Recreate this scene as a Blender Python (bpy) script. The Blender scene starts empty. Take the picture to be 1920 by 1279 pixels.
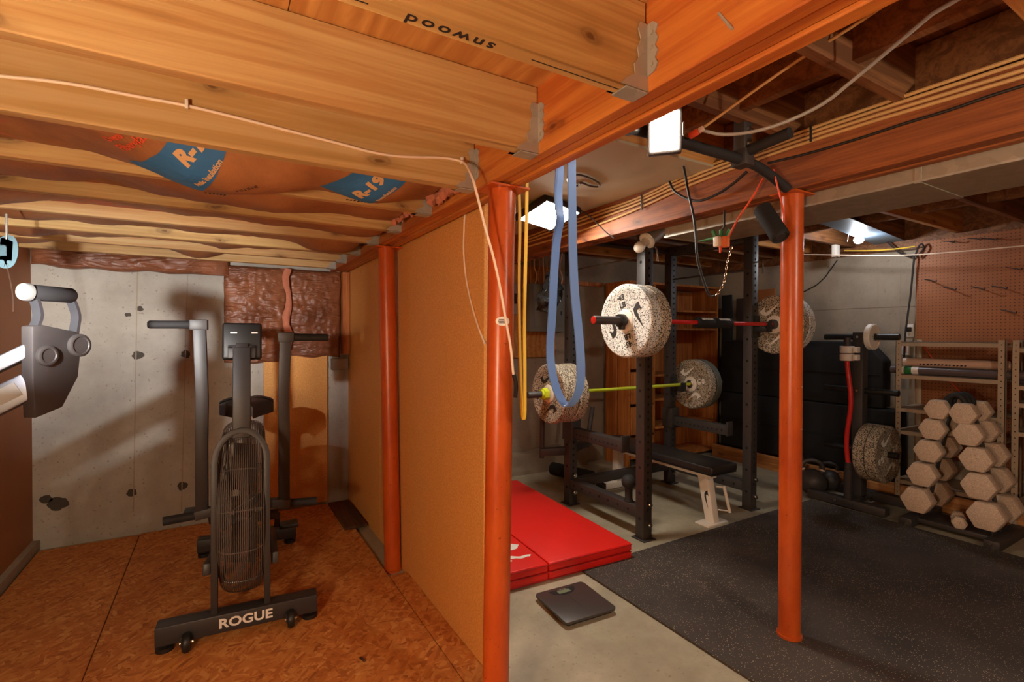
import bpy, bmesh, math, random
from mathutils import Vector, Matrix, noise as mnoise
random.seed(11)
scene = bpy.context.scene
COL = scene.collection
V = Vector
PI = math.pi

# ------------------------------------------------------------------ camera
CAM_H = 1.35
FPX, YAW, PITCH, ROLL = 929.5, .53462, -.00999, .00262
_fw = V((math.sin(YAW)*math.cos(PITCH), math.cos(YAW)*math.cos(PITCH), math.sin(PITCH)))
_r0 = V((math.cos(YAW), -math.sin(YAW), 0)); _u0 = _r0.cross(_fw)
_rt = _r0*math.cos(ROLL) + _u0*math.sin(ROLL); _up = -_r0*math.sin(ROLL) + _u0*math.cos(ROLL)
CAMP = V((0, 0, CAM_H))
cam = bpy.data.cameras.new('camera'); camo = bpy.data.objects.new('camera', cam); COL.objects.link(camo)
cam.sensor_fit = 'HORIZONTAL'; cam.sensor_width = 36; cam.lens = FPX*36/1920; cam.clip_start = .02
camo.matrix_world = Matrix(((_rt.x, _up.x, -_fw.x, 0), (_rt.y, _up.y, -_fw.y, 0), (_rt.z, _up.z, -_fw.z, CAM_H), (0, 0, 0, 1)))
scene.camera = camo

def P(u, v, x=None, y=None, z=None, d=None):
    """a place in the room seen at picture point u, v on the given world plane"""
    r = _fw + _rt*((u-960)/FPX) - _up*((v-639.5)/FPX)
    t = (z-CAM_H)/r.z if z is not None else x/r.x if x is not None else y/r.y if y is not None else d
    return CAMP + r*t

# ------------------------------------------------------------------ world, exposure
w = bpy.data.worlds.new('world'); scene.world = w; w.use_nodes = True
w.node_tree.nodes['Background'].inputs[0].default_value = (.9, .65, .42, 1)
w.node_tree.nodes['Background'].inputs[1].default_value = 0.02
scene.view_settings.view_transform = 'Standard'
scene.view_settings.look = 'None'
scene.view_settings.gamma = 1
scene.view_settings.use_curve_mapping = False
scene.view_settings.exposure = 0.0
# emission strengths of the lamps built below; the gym one is an added fill
E_PANEL, E_WORK, E_BULB, E_WARM, E_COOL, E_GYM_FILL = 105, 120, 250, 240, 12500, 800
C_PANEL, C_WORK, C_BULB, C_WARM, C_COOL, C_GYM_FILL = (1, .92, .8), (1, .9, .72), (.95, .97, 1), (1, .79, .52), (.96, .96, .95), (1, .88, .7)

# ------------------------------------------------------------------ mesh builder
class G:
    def __init__(s): s.v = []; s.f = []
    def add(s, vs, fs):
        n = len(s.v); s.v += [V(a) for a in vs]; s.f += [tuple(i+n for i in f) for f in fs]; return s
    def bb(s, x0, x1, y0, y1, z0, z1):
        return s.add([(x0,y0,z0),(x1,y0,z0),(x1,y1,z0),(x0,y1,z0),(x0,y0,z1),(x1,y0,z1),(x1,y1,z1),(x0,y1,z1)],
                     [(0,3,2,1),(4,5,6,7),(0,1,5,4),(1,2,6,5),(2,3,7,6),(3,0,4,7)])
    def box(s, c, size, rot=None):
        g = G().bb(-size[0]/2, size[0]/2, -size[1]/2, size[1]/2, -size[2]/2, size[2]/2)
        R = rot or Matrix.Identity(3)
        return s.add([R @ p + V(c) for p in g.v], g.f)
    def beam(s, p0, p1, w, h, up=(0,0,1)):
        """rectangular bar from p0 to p1, w across, h along up"""
        p0, p1 = V(p0), V(p1); d = (p1-p0).normalized(); u = V(up)
        a = d.cross(u).normalized(); b = a.cross(d).normalized()
        vs = [p + a*sa*w/2 + b*sb*h/2 for p in (p0, p1) for sa, sb in ((-1,-1),(1,-1),(1,1),(-1,1))]
        return s.add(vs, [(0,1,2,3),(7,6,5,4),(0,4,5,1),(1,5,6,2),(2,6,7,3),(3,7,4,0)])
    def cyl(s, p0, p1, r, seg=16, r2=None, cap=True):
        p0, p1 = V(p0), V(p1); d = (p1-p0).normalized(); r2 = r if r2 is None else r2
        a = d.orthogonal().normalized(); b = d.cross(a)
        vs = []
        for p, q in ((p0, r), (p1, r2)):
            vs += [p + (a*math.cos(2*PI*i/seg) + b*math.sin(2*PI*i/seg))*q for i in range(seg)]
        fs = [(i, (i+1) % seg, seg+(i+1) % seg, seg+i) for i in range(seg)]
        if cap: fs += [tuple(range(seg-1, -1, -1)), tuple(range(seg, 2*seg))]
        return s.add(vs, fs)
    def sweep(s, pts, prof, up=(0,0,1), closed=False, cap=True):
        """profile (a,b) swept along pts; a across, b along the carried up vector"""
        pts = [V(p) for p in pts]; n = len(pts); m = len(prof); vs = []; u = V(up)
        for i, p in enumerate(pts):
            if closed: d = pts[(i+1) % n] - pts[i-1]
            else: d = pts[min(i+1, n-1)] - pts[max(i-1, 0)]
            d.normalize()
            a = d.cross(u)
            if a.length < 1e-4: a = d.orthogonal()
            a.normalize(); b = a.cross(d).normalized(); u = b
            vs += [p + a*x + b*y for x, y in prof]
        fs = []
        for i in range(n if closed else n-1):
            for j in range(m):
                k = (i+1) % n
                fs.append((i*m+j, i*m+(j+1) % m, k*m+(j+1) % m, k*m+j))
        if cap and not closed:
            fs += [tuple(range(m-1, -1, -1)), tuple((n-1)*m+j for j in range(m))]
        return s.add(vs, fs)
    def tube(s, pts, r, seg=8, up=(0,0,1), closed=False, smooth=0):
        pts = [V(p) for p in pts]
        for _ in range(smooth): pts = chaikin(pts, closed)
        return s.sweep(pts, [(r*math.cos(2*PI*i/seg), r*math.sin(2*PI*i/seg)) for i in range(seg)], up, closed)
    def lathe(s, prof, o, ax, seg=24, closed=False):
        """profile (radius, height along ax) turned about ax at o"""
        o, ax = V(o), V(ax).normalized(); a = ax.orthogonal().normalized(); b = ax.cross(a); m = len(prof); vs = []
        for r, h in prof:
            vs += [o + ax*h + (a*math.cos(2*PI*i/seg) + b*math.sin(2*PI*i/seg))*r for i in range(seg)]
        fs = []
        for j in range(m if closed else m-1):
            k = (j+1) % m
            fs += [(j*seg+i, j*seg+(i+1) % seg, k*seg+(i+1) % seg, k*seg+i) for i in range(seg)]
        if not closed:
            if prof[0][0] > 1e-5: fs.append(tuple(range(seg-1, -1, -1)))
            if prof[-1][0] > 1e-5: fs.append(tuple((m-1)*seg+i for i in range(seg)))
        return s.add(vs, fs)
    def prism(s, poly, o, U, W, depth):
        """outline poly (a,b) in the plane o + a*U + b*W, given thickness along U x W"""
        o, U, W = V(o), V(U), V(W); n = U.cross(W).normalized()*depth; m = len(poly)
        vs = [o + U*a + W*b for a, b in poly]; vs += [p + n for p in vs]
        fs = [tuple(range(m-1, -1, -1)), tuple(range(m, 2*m))] + [(i, (i+1) % m, m+(i+1) % m, m+i) for i in range(m)]
        return s.add(vs, fs)
    def sphere(s, c, r, seg=16, rings=10, sc=(1,1,1)):
        c = V(c); vs = [c + V((0,0,r*sc[2]))]
        for j in range(1, rings):
            t = PI*j/rings
            vs += [c + V((r*sc[0]*math.sin(t)*math.cos(2*PI*i/seg), r*sc[1]*math.sin(t)*math.sin(2*PI*i/seg), r*sc[2]*math.cos(t))) for i in range(seg)]
        vs.append(c - V((0,0,r*sc[2])))
        fs = [(0, 1+i, 1+(i+1) % seg) for i in range(seg)]
        for j in range(rings-2):
            a, b = 1+j*seg, 1+(j+1)*seg
            fs += [(a+i, b+i, b+(i+1) % seg, a+(i+1) % seg) for i in range(seg)]
        a = 1+(rings-2)*seg
        fs += [(a+i, len(vs)-1, a+(i+1) % seg) for i in range(seg)]
        return s.add(vs, fs)
    def grid(s, fn, nu, nv, thick=None):
        """surface fn(u,v) for u,v in 0..1; thick (vector) closes it to a slab"""
        vs = [V(fn(i/nu, j/nv)) for j in range(nv+1) for i in range(nu+1)]
        q = lambda i, j: j*(nu+1)+i
        fs = [(q(i,j), q(i+1,j), q(i+1,j+1), q(i,j+1)) for j in range(nv) for i in range(nu)]
        if thick is not None:
            n = len(vs); vs += [p + V(thick) for p in vs]; fs += [tuple(n+i for i in reversed(f)) for f in fs]
            rim = [q(i,0) for i in range(nu)] + [q(nu,j) for j in range(nv)] + [q(i,nv) for i in range(nu,0,-1)] + [q(0,j) for j in range(nv,0,-1)]
            for a, b in zip(rim, rim[1:]+rim[:1]): fs.append((b, a, n+a, n+b))
        return s.add(vs, fs)
    def xf(s, M): s.v = [M @ p for p in s.v]; return s
    def wob(s, amp, sc):
        for p in s.v: p += mnoise.noise_vector(p*sc)*amp
        return s
    def build(s, name, mat, parent=None, smooth=False, bevel=0, bseg=2, props=None):
        off = org(parent) if parent else V((0,0,0))
        vs = s.v
        loc = V((0,0,0))
        if parent is None:
            xs = [p.x for p in vs]; ys = [p.y for p in vs]; zs = [p.z for p in vs]
            loc = V(((min(xs)+max(xs))/2, (min(ys)+max(ys))/2, min(zs))); off = loc
        bm = bmesh.new()
        bv = [bm.verts.new(p-off) for p in vs]
        for f in s.f:
            try: bm.faces.new([bv[i] for i in f])
            except ValueError: pass
        bmesh.ops.recalc_face_normals(bm, faces=bm.faces[:])
        if bevel:
            es = [e for e in bm.edges if len(e.link_faces) == 2 and e.calc_face_angle(0) > .5]
            bmesh.ops.bevel(bm, geom=es, offset=bevel, segments=bseg, affect='EDGES', profile=.5, clamp_overlap=True)
        me = bpy.data.meshes.new(name); bm.to_mesh(me); bm.free()
        return finish(me, name, mat, parent, loc, smooth or bevel > 0, props)

def finish(me, name, mat, parent, loc, smooth, props=None):
    me.materials.append(mat)
    if smooth:
        me.polygons.foreach_set('use_smooth', [True]*len(me.polygons)); me.set_sharp_from_angle(angle=math.radians(38))
    o = bpy.data.objects.new(name, me); COL.objects.link(o); o.location = loc
    if parent: o.parent = parent
    for k, x in (props or {}).items(): o[k] = x
    return o

ORG = {}
def org(o):
    if o.name in ORG: return ORG[o.name]
    r = V(o.location)
    return r + (org(o.parent) if o.parent else V((0,0,0)))
def thing(name, label, cat, loc=(0,0,0), rz=0, group=None, local=False):
    o = bpy.data.objects.new(name, None); COL.objects.link(o); o.location = loc; o.rotation_euler = (0,0,rz); o.empty_display_size = .05
    o['label'] = label; o['category'] = cat
    if group: o['group'] = group
    if local: ORG[o.name] = V((0,0,0))
    return o
def tag(o, label, cat, group=None):
    o['label'] = label; o['category'] = cat
    if group: o['group'] = group
    return o
def struct(o, label=None):
    o['kind'] = 'structure'
    if label: o['label'] = label
    return o
def room(name, label):
    o = bpy.data.objects.new(name, None); COL.objects.link(o); o['kind'] = 'structure'; o['label'] = label; return o
def dup(root, loc=None, rz=None, label=None, mats=None):
    def cp(o, par):
        c = o.copy(); COL.objects.link(c); c.parent = par
        for ch in list(o.children): cp(ch, c)
        return c
    r = cp(root, root.parent)
    if loc is not None: r.location = loc
    if rz is not None: r.rotation_euler = (0,0,rz)
    if label: r['label'] = label
    return r
def chaikin(pts, closed=False):
    out = [] if closed else [pts[0]]; n = len(pts)
    for i in range(n if closed else n-1):
        a, b = pts[i], pts[(i+1) % n]; out += [a*.75+b*.25, a*.25+b*.75]
    if not closed: out.append(pts[-1])
    return out
def lettering(name, s, size, mat, parent, o, U, W, depth=.0008, sx=1, bold=0, warp=None, spacing=1):
    """text s laid on the plane o + a*U + b*W (centred), raised by depth"""
    cu = bpy.data.curves.new('font', 'FONT'); cu.body = s; cu.size = size; cu.align_x = 'CENTER'; cu.align_y = 'CENTER'
    cu.extrude = depth/2; cu.offset = bold; cu.space_character = spacing; cu.resolution_u = 3
    t = bpy.data.objects.new('font', cu); COL.objects.link(t)
    dg = bpy.context.evaluated_depsgraph_get(); me = bpy.data.meshes.new_from_object(t.evaluated_get(dg))
    bpy.data.objects.remove(t); bpy.data.curves.remove(cu)
    o, U, W = V(o), V(U).normalized(), V(W).normalized(); n = U.cross(W).normalized()
    off = org(parent) if parent else V((0,0,0))
    if warp:
        bm = bmesh.new(); bm.from_mesh(me)
        bmesh.ops.subdivide_edges(bm, edges=[e for e in bm.edges if e.calc_length() > size*.2], cuts=2)
        bm.to_mesh(me); bm.free()
    for v in me.vertices:
        p = o + U*v.co.x*sx + W*v.co.y + n*v.co.z
        if warp: p = warp(p, v.co.z)
        v.co = p - off
    me.materials.clear(); me.name = name
    return finish(me, name, mat, parent, (0,0,0), False)
def marks(name, n, h, width, mat, parent, o, U, W, depth=.001):
    """a row of small unreadable printed marks centred at o"""
    o, U, W = V(o), V(U).normalized(), V(W).normalized(); g = G(); st = width/n
    for i in range(n):
        a = -width/2+st*i; t = random.random(); nn = U.cross(W).normalized()
        q = [(a, -h/2), (a+st*(.3+.4*t), -h/2), (a+st*.72, h/2*(.4+.6*t)), (a+st*.2*t, h/2)]
        g.prism(q, o-nn*depth/2, U, W, depth)
    return g.build(name, mat, parent, props={'kind': 'stuff'})
SWOOSH = [(-.5,.08),(-.42,-.1),(-.28,-.2),(-.1,-.19),(.5,.16),(-.06,-.03),(-.2,-.05),(-.27,.01),(-.25,.1),(-.2,.2),(-.33,.13)]
# ------------------------------------------------------------------ materials
class Mt:
    def __init__(s, name, rough=.6, metal=0, spec=.5):
        s.m = bpy.data.materials.new(name); s.m.use_nodes = True; s.t = s.m.node_tree
        s.b = s.t.nodes['Principled BSDF']; s.b.inputs['Roughness'].default_value = rough
        s.b.inputs['Metallic'].default_value = metal; s.b.inputs['Specular IOR Level'].default_value = spec
        s.co = s.t.nodes.new('ShaderNodeTexCoord').outputs['Object']
    def n(s, t, props=None, **ins):
        q = s.t.nodes.new('ShaderNode'+t)
        for k, v in (props or {}).items(): setattr(q, k, v)
        for k, v in ins.items():
            i = q.inputs[k.replace('_', ' ')] if not k.startswith('i') or not k[1:].isdigit() else q.inputs[int(k[1:])]
            if hasattr(v, 'is_linked'): s.t.links.new(v, i)
            else: i.default_value = v
        return q
    def map(s, sc=(1,1,1), rot=(0,0,0), loc=(0,0,0), vec=None):
        return s.n('Mapping', None, Vector=vec or s.co, Scale=sc, Rotation=rot, Location=loc).outputs[0]
    def noise(s, scale, detail=3, vec=None, rough=.5, dist=0):
        return s.n('TexNoise', None, Vector=vec or s.co, Scale=scale, Detail=detail, Roughness=rough, Distortion=dist).outputs[0]
    def vor(s, scale, vec=None, feature='F1'):
        return s.n('TexVoronoi', {'feature': feature}, Vector=vec or s.co, Scale=scale)
    def ramp(s, fac, stops, interp='LINEAR'):
        r = s.n('ValToRGB', None, Fac=fac); e = r.color_ramp; e.interpolation = interp
        while len(e.elements) < len(stops): e.elements.new(.5)
        for el, (p, c) in zip(e.elements, stops):
            el.position = p; el.color = (*c, 1) if isinstance(c, tuple) else (c, c, c, 1)
        return r.outputs[0]
    def mix(s, fac, a, b, mode='MIX'):
        q = s.n('MixRGB', {'blend_type': mode})
        for i, x in zip((0, 1, 2), (fac, a, b)):
            if hasattr(x, 'is_linked'): s.t.links.new(x, q.inputs[i])
            elif isinstance(x, tuple): q.inputs[i].default_value = (*x, 1)
            else: q.inputs[i].default_value = x
        return q.outputs[0]
    def math(s, op, a, b=0.):
        return s.n('Math', {'operation': op}, i0=a, i1=b).outputs[0]
    def col(s, c):
        if hasattr(c, 'is_linked'): s.t.links.new(c, s.b.inputs['Base Color'])
        else: s.b.inputs['Base Color'].default_value = (*c, 1)
        return s
    def rough(s, c): s.t.links.new(c, s.b.inputs['Roughness']); return s
    def bump(s, h, strength=.3, dist=.004):
        q = s.n('Bump', None, Height=h, Strength=strength, Distance=dist); s.t.links.new(q.outputs[0], s.b.inputs['Normal']); return s

def L(r, g, b):
    """sRGB 0-255 to linear"""
    f = lambda c: (c/255/12.92) if c <= 10 else ((c/255+.055)/1.055)**2.4
    return (f(r), f(g), f(b))
def plain(name, c, rough=.6, metal=0, var=.12, scale=9, bump=.0, spec=.5):
    m = Mt(name, rough, metal, spec); f = m.noise(scale, 4)
    m.col(m.mix(f, tuple(x*(1-var) for x in c), tuple(min(1, x*(1+var)) for x in c)))
    if bump: m.bump(m.noise(scale*14, 2), bump, .002)
    return m.m
def wood(name, c1, c2, axis='x', knots=True, rough=.62, seed=0, ringy=1.):
    m = Mt(name, rough); k = {'x': (.5,8,11), 'y': (11,.5,8), 'z': (8,11,.5)}[axis]
    vec = m.map(k, loc=(seed*3.1, seed*1.7, seed*.9))
    g = m.noise(1.5, 6, vec, .62, 1.6)
    k2 = {'x': (1.6,120,120), 'y': (120,1.6,120), 'z': (120,120,1.6)}[axis]
    fine = m.noise(1, 2, m.map(k2), .6)
    f = m.math('ADD', m.math('MULTIPLY', g, .8*ringy), m.math('MULTIPLY', fine, .22))
    c = m.ramp(f, [(.3, tuple(x*.82 for x in c2)), (.46, c2), (.54, tuple((a+b)/2 for a, b in zip(c1, c2))), (.66, c1)])
    big = m.noise(1.7, 3, m.map((1,1,1), loc=(seed, 0, seed*2))); c = m.mix(m.ramp(big, [(.5, 0.), (.8, .4)]), c, tuple(x*.62 for x in c2))
    if knots:
        sp = m.n('SeparateXYZ', None, Vector=m.co).outputs; o = {'x': (0, 2), 'y': (1, 2), 'z': (2, 0)}[axis]
        nz = m.math('MULTIPLY', m.noise(16, 2), .16)
        cx = m.math('ADD', m.math('MULTIPLY', sp[o[0]], 2.1), m.math('ADD', nz, seed*1.37)); cy = m.math('ADD', m.math('MULTIPLY', sp[o[1]], 5.5), m.math('ADD', nz, seed*.71))
        vo = m.n('TexVoronoi', {'voronoi_dimensions': '2D'}, Vector=m.n('CombineXYZ', None, X=cx, Y=cy).outputs[0], Scale=1.)
        kn = m.ramp(vo.outputs['Distance'], [(.02, .95), (.045, .45), (.06, .6), (.09, .22), (.17, 0.)])
        c = m.mix(kn, c, (c2[0]*.3, c2[1]*.22, c2[2]*.18))
    m.col(c).bump(fine, .12, .002)
    return m.m

M = {}
M['joist'] = wood('pine_joist', L(214,158,92), L(178,112,52), 'x', seed=1)
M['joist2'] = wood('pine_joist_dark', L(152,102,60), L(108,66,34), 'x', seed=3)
M['girder'] = wood('fir_girder', L(206,130,54), L(176,92,32), 'y', seed=2)
M['beam2'] = wood('fir_beam', L(168,98,48), L(122,64,28), 'y', seed=5)
M['stud'] = wood('stud_wood', L(205,130,66), L(160,88,38), 'z', seed=4)
M['board_y'] = wood('floor_board_wood', L(214,158,96), L(170,110,56), 'y', seed=6)
M['case'] = wood('bookcase_wood', L(206,132,62), L(166,96,38), 'z', knots=False, seed=7)
M['scrap'] = wood('old_scrap_wood', L(110,66,36), L(60,36,20), 'y', seed=8)
def ply():
    m = Mt('plywood_subfloor', .65); vec = m.map((9,.7,9)); g = m.noise(1.6, 5, vec, .6, 2.5)
    wv = m.n('TexWave', {'wave_type': 'BANDS', 'bands_direction': 'X'}, Vector=m.map((1,.25,1)), Scale=5., Distortion=9., Detail=2.).outputs[1]
    m.col(m.mix(m.math('MULTIPLY', wv, .5), m.ramp(g, [(.3, L(172,112,52)), (.7, L(212,158,90))]), L(160,96,42))); return m.m
M['ply'] = ply()
def osb():
    m = Mt('osb_board', .72)
    nz = m.noise(3, 2); base = None
    for i, (rot, sc) in enumerate(((.2, (15,64,1)), (1.25, (17,58,1)), (2.3, (14,62,1)))):
        vo = m.vor(1., m.map(sc, vec=m.map((1,1,1), (0,0,rot), (i*3.3,i*1.7,0))))
        c = m.ramp(vo.outputs['Color'], [(.0, L(150,82,32)), (.35, L(196,120,54)), (.7, L(214,144,72)), (1., L(232,176,104))])
        base = c if base is None else m.mix(m.ramp(m.noise(17+i*5, 1), [(.47, 0.), (.53, 1.)]), base, c)
    vo = m.vor(1., m.map((14,90,1), vec=m.map((1,1,1), (0,0,.8), (9,4,0))))
    fl = m.ramp(vo.outputs['Distance'], [(.09, 1.), (.16, 0.)])
    sel = m.ramp(m.noise(11, 2), [(.55, 0.), (.62, 1.)])
    c = m.mix(m.mix(1., fl, sel, 'MULTIPLY'), base, L(70,34,12))
    m.col(m.mix(m.math('MULTIPLY', nz, .35), c, L(150,84,34))).bump(vo.outputs['Distance'], .15, .002); return m.m
M['osb'] = osb()
def chip():
    m = Mt('particle_board', .55); f = m.noise(150, 2, None, .7); g = m.noise(2.2, 3); h = m.noise(38, 3)
    c = m.ramp(f, [(.3, L(200,132,60)), (.55, L(226,162,84)), (.8, L(242,194,122))])
    c = m.mix(m.math('MULTIPLY', g, .3), c, L(200,130,58)); m.col(m.mix(m.math('MULTIPLY', h, .2), c, L(236,176,98))).bump(f, .1, .001); return m.m
M['chip'] = chip()
M['hard'] = plain('hardboard_brown', L(158,98,50), .6, var=.2, scale=3)
def concrete(name, a, b, st, sc=2.2, bump=.35, rough=.85):
    m = Mt(name, rough); f = m.noise(sc, 6, None, .65); g = m.noise(sc*9, 5, None, .7); h = m.noise(sc*.6, 3)
    c = m.ramp(f, [(.3, a), (.7, b)]); c = m.mix(m.math('MULTIPLY', g, .4), c, tuple(x*.6 for x in a))
    spots = m.ramp(m.noise(sc*26, 2), [(.66, 0.), (.72, 1.)])
    c = m.mix(m.math('MULTIPLY', spots, .55), c, st); c = m.mix(m.ramp(h, [(.52, 0.), (.75, .45)]), c, st)
    m.col(c).bump(g, bump, .004); return m.m
M['concrete'] = concrete('concrete_wall', L(164,156,144), L(196,190,178), L(112,98,84))
M['concrete2'] = concrete('concrete_wall_tan', L(150,136,118), L(180,166,146), L(104,88,70))
M['slab'] = concrete('concrete_floor', L(146,138,116), L(190,180,156), L(112,98,74), 2.3, .12, .6)
M['patch'] = plain('dark_tie_patch', L(74,66,58), .9, var=.3, scale=40)
def rubber():
    m = Mt('speckled_rubber', .82, spec=.35); vo = m.vor(190); wn = m.ramp(vo.outputs['Color'], [(.72, 0.), (.725, 1.)], 'CONSTANT')
    dot = m.ramp(vo.outputs['Distance'], [(.3, 1.), (.36, 0.)]); f = m.noise(2.5, 4)
    base = m.ramp(f, [(.35, L(56,50,47)), (.65, L(76,68,63))])
    patchy = m.ramp(m.noise(1.7, 3), [(.35, .25), (.6, 1.)])
    k = m.mix(1., m.mix(1., wn, dot, 'MULTIPLY'), patchy, 'MULTIPLY')
    m.col(m.mix(k, base, L(196,182,150))).bump(m.noise(220, 2), .25, .002); return m.m
M['rubber'] = rubber()
def speck(name, dark, light, bias, sc=150):
    m = Mt(name, .75); vo = m.vor(sc); f = m.ramp(vo.outputs['Color'], [(0., dark), (bias, light), (bias+.25, tuple(x*.8 for x in light))], 'CONSTANT')
    m.col(f).bump(m.noise(sc*2, 1), .15, .001); return m.m
M['plate'] = speck('speckled_bumper_rubber', L(40,36,34), L(218,216,210), .3, 230)
M['plate_b'] = speck('brown_speckled_bumper_rubber', L(52,44,38), L(190,176,154), .42, 230)
M['plate_g'] = plain('grey_green_rubber', L(96,102,94), .7, var=.25, scale=60)
M['db'] = speck('pale_granulated_rubber', L(150,128,108), L(212,188,164), .1, 260)
def redpaint(name, a, b):
    m = Mt(name, .33); f = m.noise(5, 5, m.map((1,1,.35)), .7); c = m.ramp(f, [(.3, a), (.62, b)])
    sp = m.ramp(m.noise(70, 2), [(.7, 0.), (.74, 1.)]); c = m.mix(m.math('MULTIPLY', sp, .6), c, L(80,30,16))
    m.col(c).bump(m.noise(130, 2), .1, .001); return m.m
M['post'] = redpaint('red_primer_paint', L(166,64,22), L(198,90,30))
M['blackm'] = plain('black_powder_coat', L(58,53,52), .5, .0, var=.15, scale=30)
M['grey_m'] = plain('graphite_powder_coat', L(52,49,49), .45, .1, var=.12, scale=30)
M['blackp'] = plain('black_plastic', L(26,25,25), .45)
M['blackr'] = plain('black_rubber_grip', L(34,32,33), .75, var=.2, scale=60, bump=.2)
M['vinyl'] = plain('black_vinyl', L(38,35,35), .38, var=.15, bump=.1)
M['wire'] = plain('grey_wire', L(112,104,100), .4, .3)
M['scaletop'] = plain('dark_tempered_glass', L(66,59,56), .4)
M['hole'] = plain('dark_hole', L(10,10,10), .95, var=.0)
M['chrome'] = plain('zinc_steel', L(200,196,188), .25, 1, var=.08)
M['alu'] = plain('brushed_aluminium', L(120,122,128), .42, .9, var=.1, scale=20)
def galv(name, c, rough=.42):
    m = Mt(name, rough, .35); vo = m.vor(26); f = m.ramp(vo.outputs['Color'], [(0., tuple(x*.72 for x in c)), (1., c)])
    m.col(m.mix(m.math('MULTIPLY', m.noise(3, 3), .4), f, tuple(x*.6 for x in c))); return m.m
M['galv'] = galv('galvanised_steel', L(190,186,176))
M['duct'] = galv('galvanised_duct', L(176,166,148), .5)
M['shelf'] = plain('tan_enamel_steel', L(176,156,132), .5, .1, var=.12, scale=14)
M['white'] = plain('white_enamel', L(226,218,206), .45)
M['whitep'] = plain('white_plastic', L(232,228,220), .4)
M['cable'] = plain('white_cable_jacket', L(238,214,190), .5)
M['romex'] = plain('tan_cable_jacket', L(206,166,108), .5)
M['blackc'] = plain('black_cord', L(30,28,28), .5)
M['brownc'] = plain('brown_cord', L(70,44,28), .5)
M['redc'] = plain('orange_cord', L(232,86,52), .5)
M['yel'] = plain('yellow_latex', L(240,200,70), .45)
M['yelp'] = plain('pale_yellow_latex', L(222,190,110), .5)
M['blue'] = plain('blue_latex', L(96,136,204), .5, var=.08)
M['redbar'] = plain('red_coated_steel', L(206,40,36), .35)
M['greenbar'] = plain('lime_coated_steel', L(196,208,40), .35)
M['matred'] = plain('red_vinyl_mat', L(222,34,26), .42, var=.06, scale=3)
M['piping'] = plain('red_vinyl_seam', L(150,18,16), .45)
M['greenp'] = plain('green_plastic', L(40,120,60), .45)
M['orangep'] = plain('orange_plastic', L(226,122,72), .45)
M['drywall'] = plain('beige_drywall', L(178,166,140), .85, var=.08, scale=1.6)
M['peg'] = None
M['panelg'] = plain('grey_panel_enamel', L(124,126,120), .5, var=.06)
M['bluefoil'] = plain('blue_grey_sheet', L(128,150,172), .5, .3)
M['foam'] = plain('black_foam', L(20,20,22), .85, var=.2)
M['ink'] = plain('black_ink', L(36,30,28), .7)
M['redink'] = plain('red_ink', L(214,84,48), .7)
M['blueink'] = plain('blue_print', L(46,104,158), .7, var=.12, scale=30)
M['paleink'] = plain('pale_print', L(206,164,116), .7)
M['pink'] = plain('pink_glass_fibre', L(184,112,84), .95, var=.25, scale=40, bump=.6)
M['kraft2'] = plain('kraft_paper_light', L(186,134,92), .7, var=.2, scale=6)
def kraft():
    m = Mt('kraft_paper', .55); f = m.noise(5, 5, None, .6); g = m.noise(26, 4, None, .6)
    m.col(m.ramp(f, [(.3, L(130,80,46)), (.7, L(170,112,68))])).bump(m.mix(.5, f, g), .6, .012); return m.m
M['kraft'] = kraft()
def kraft_r():
    m = Mt('reddish_kraft_paper', .42); f = m.noise(4, 5, None, .62); g = m.noise(7, 3, m.map((.7,1,2.4)), .5, 1.5)
    m.col(m.ramp(f, [(.3, L(102,58,37)), (.7, L(148,90,58))])).bump(g, .9, .03); return m.m
M['kraft_r'] = kraft_r()
def pegb():
    m = Mt('pegboard_brown', .6); q = m.n('VectorMath', {'operation': 'FRACTION'}, i0=m.map((40,40,40))).outputs[0]
    sep = m.n('SeparateXYZ', None, Vector=q); dy = m.math('SUBTRACT', sep.outputs[1], .5); dz = m.math('SUBTRACT', sep.outputs[2], .5)
    r = m.math('SQRT', m.math('ADD', m.math('MULTIPLY', dy, dy), m.math('MULTIPLY', dz, dz)))
    k = m.ramp(r, [(.15, 1.), (.2, 0.)]); f = m.noise(3, 4)
    m.col(m.mix(m.math('MULTIPLY', k, .75), m.ramp(f, [(.3, L(142,84,48)), (.7, L(164,102,60))]), L(60,30,14))); return m.m
M['peg'] = pegb()
M['bag'] = plain('black_plastic_film', L(24,24,24), .18, var=.3)
M['lightblue'] = plain('pale_blue_webbing', L(84,116,126), .6)
M['glass'] = plain('frosted_bulb_glass', L(238,234,224), .3)
M['screen'] = plain('lcd_grey_green', L(120,130,104), .3)
M['roll'] = plain('pale_wrapped_roll', L(214,184,164), .35)
M['roll2'] = plain('dark_wrapped_roll', L(92,82,84), .3, var=.25, scale=18)
M['porc'] = plain('white_porcelain', L(226,222,214), .3)
M['gripend'] = plain('pale_grip_end', L(110,108,104), .6)
M['steelp'] = plain('dull_grey_paint', L(150,146,140), .5)
def glow(name, c, e):
    m = Mt(name); m.b.inputs['Base Color'].default_value = (*c, 1); m.b.inputs['Emission Color'].default_value = (*c, 1); m.b.inputs['Emission Strength'].default_value = e; return m.m
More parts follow.
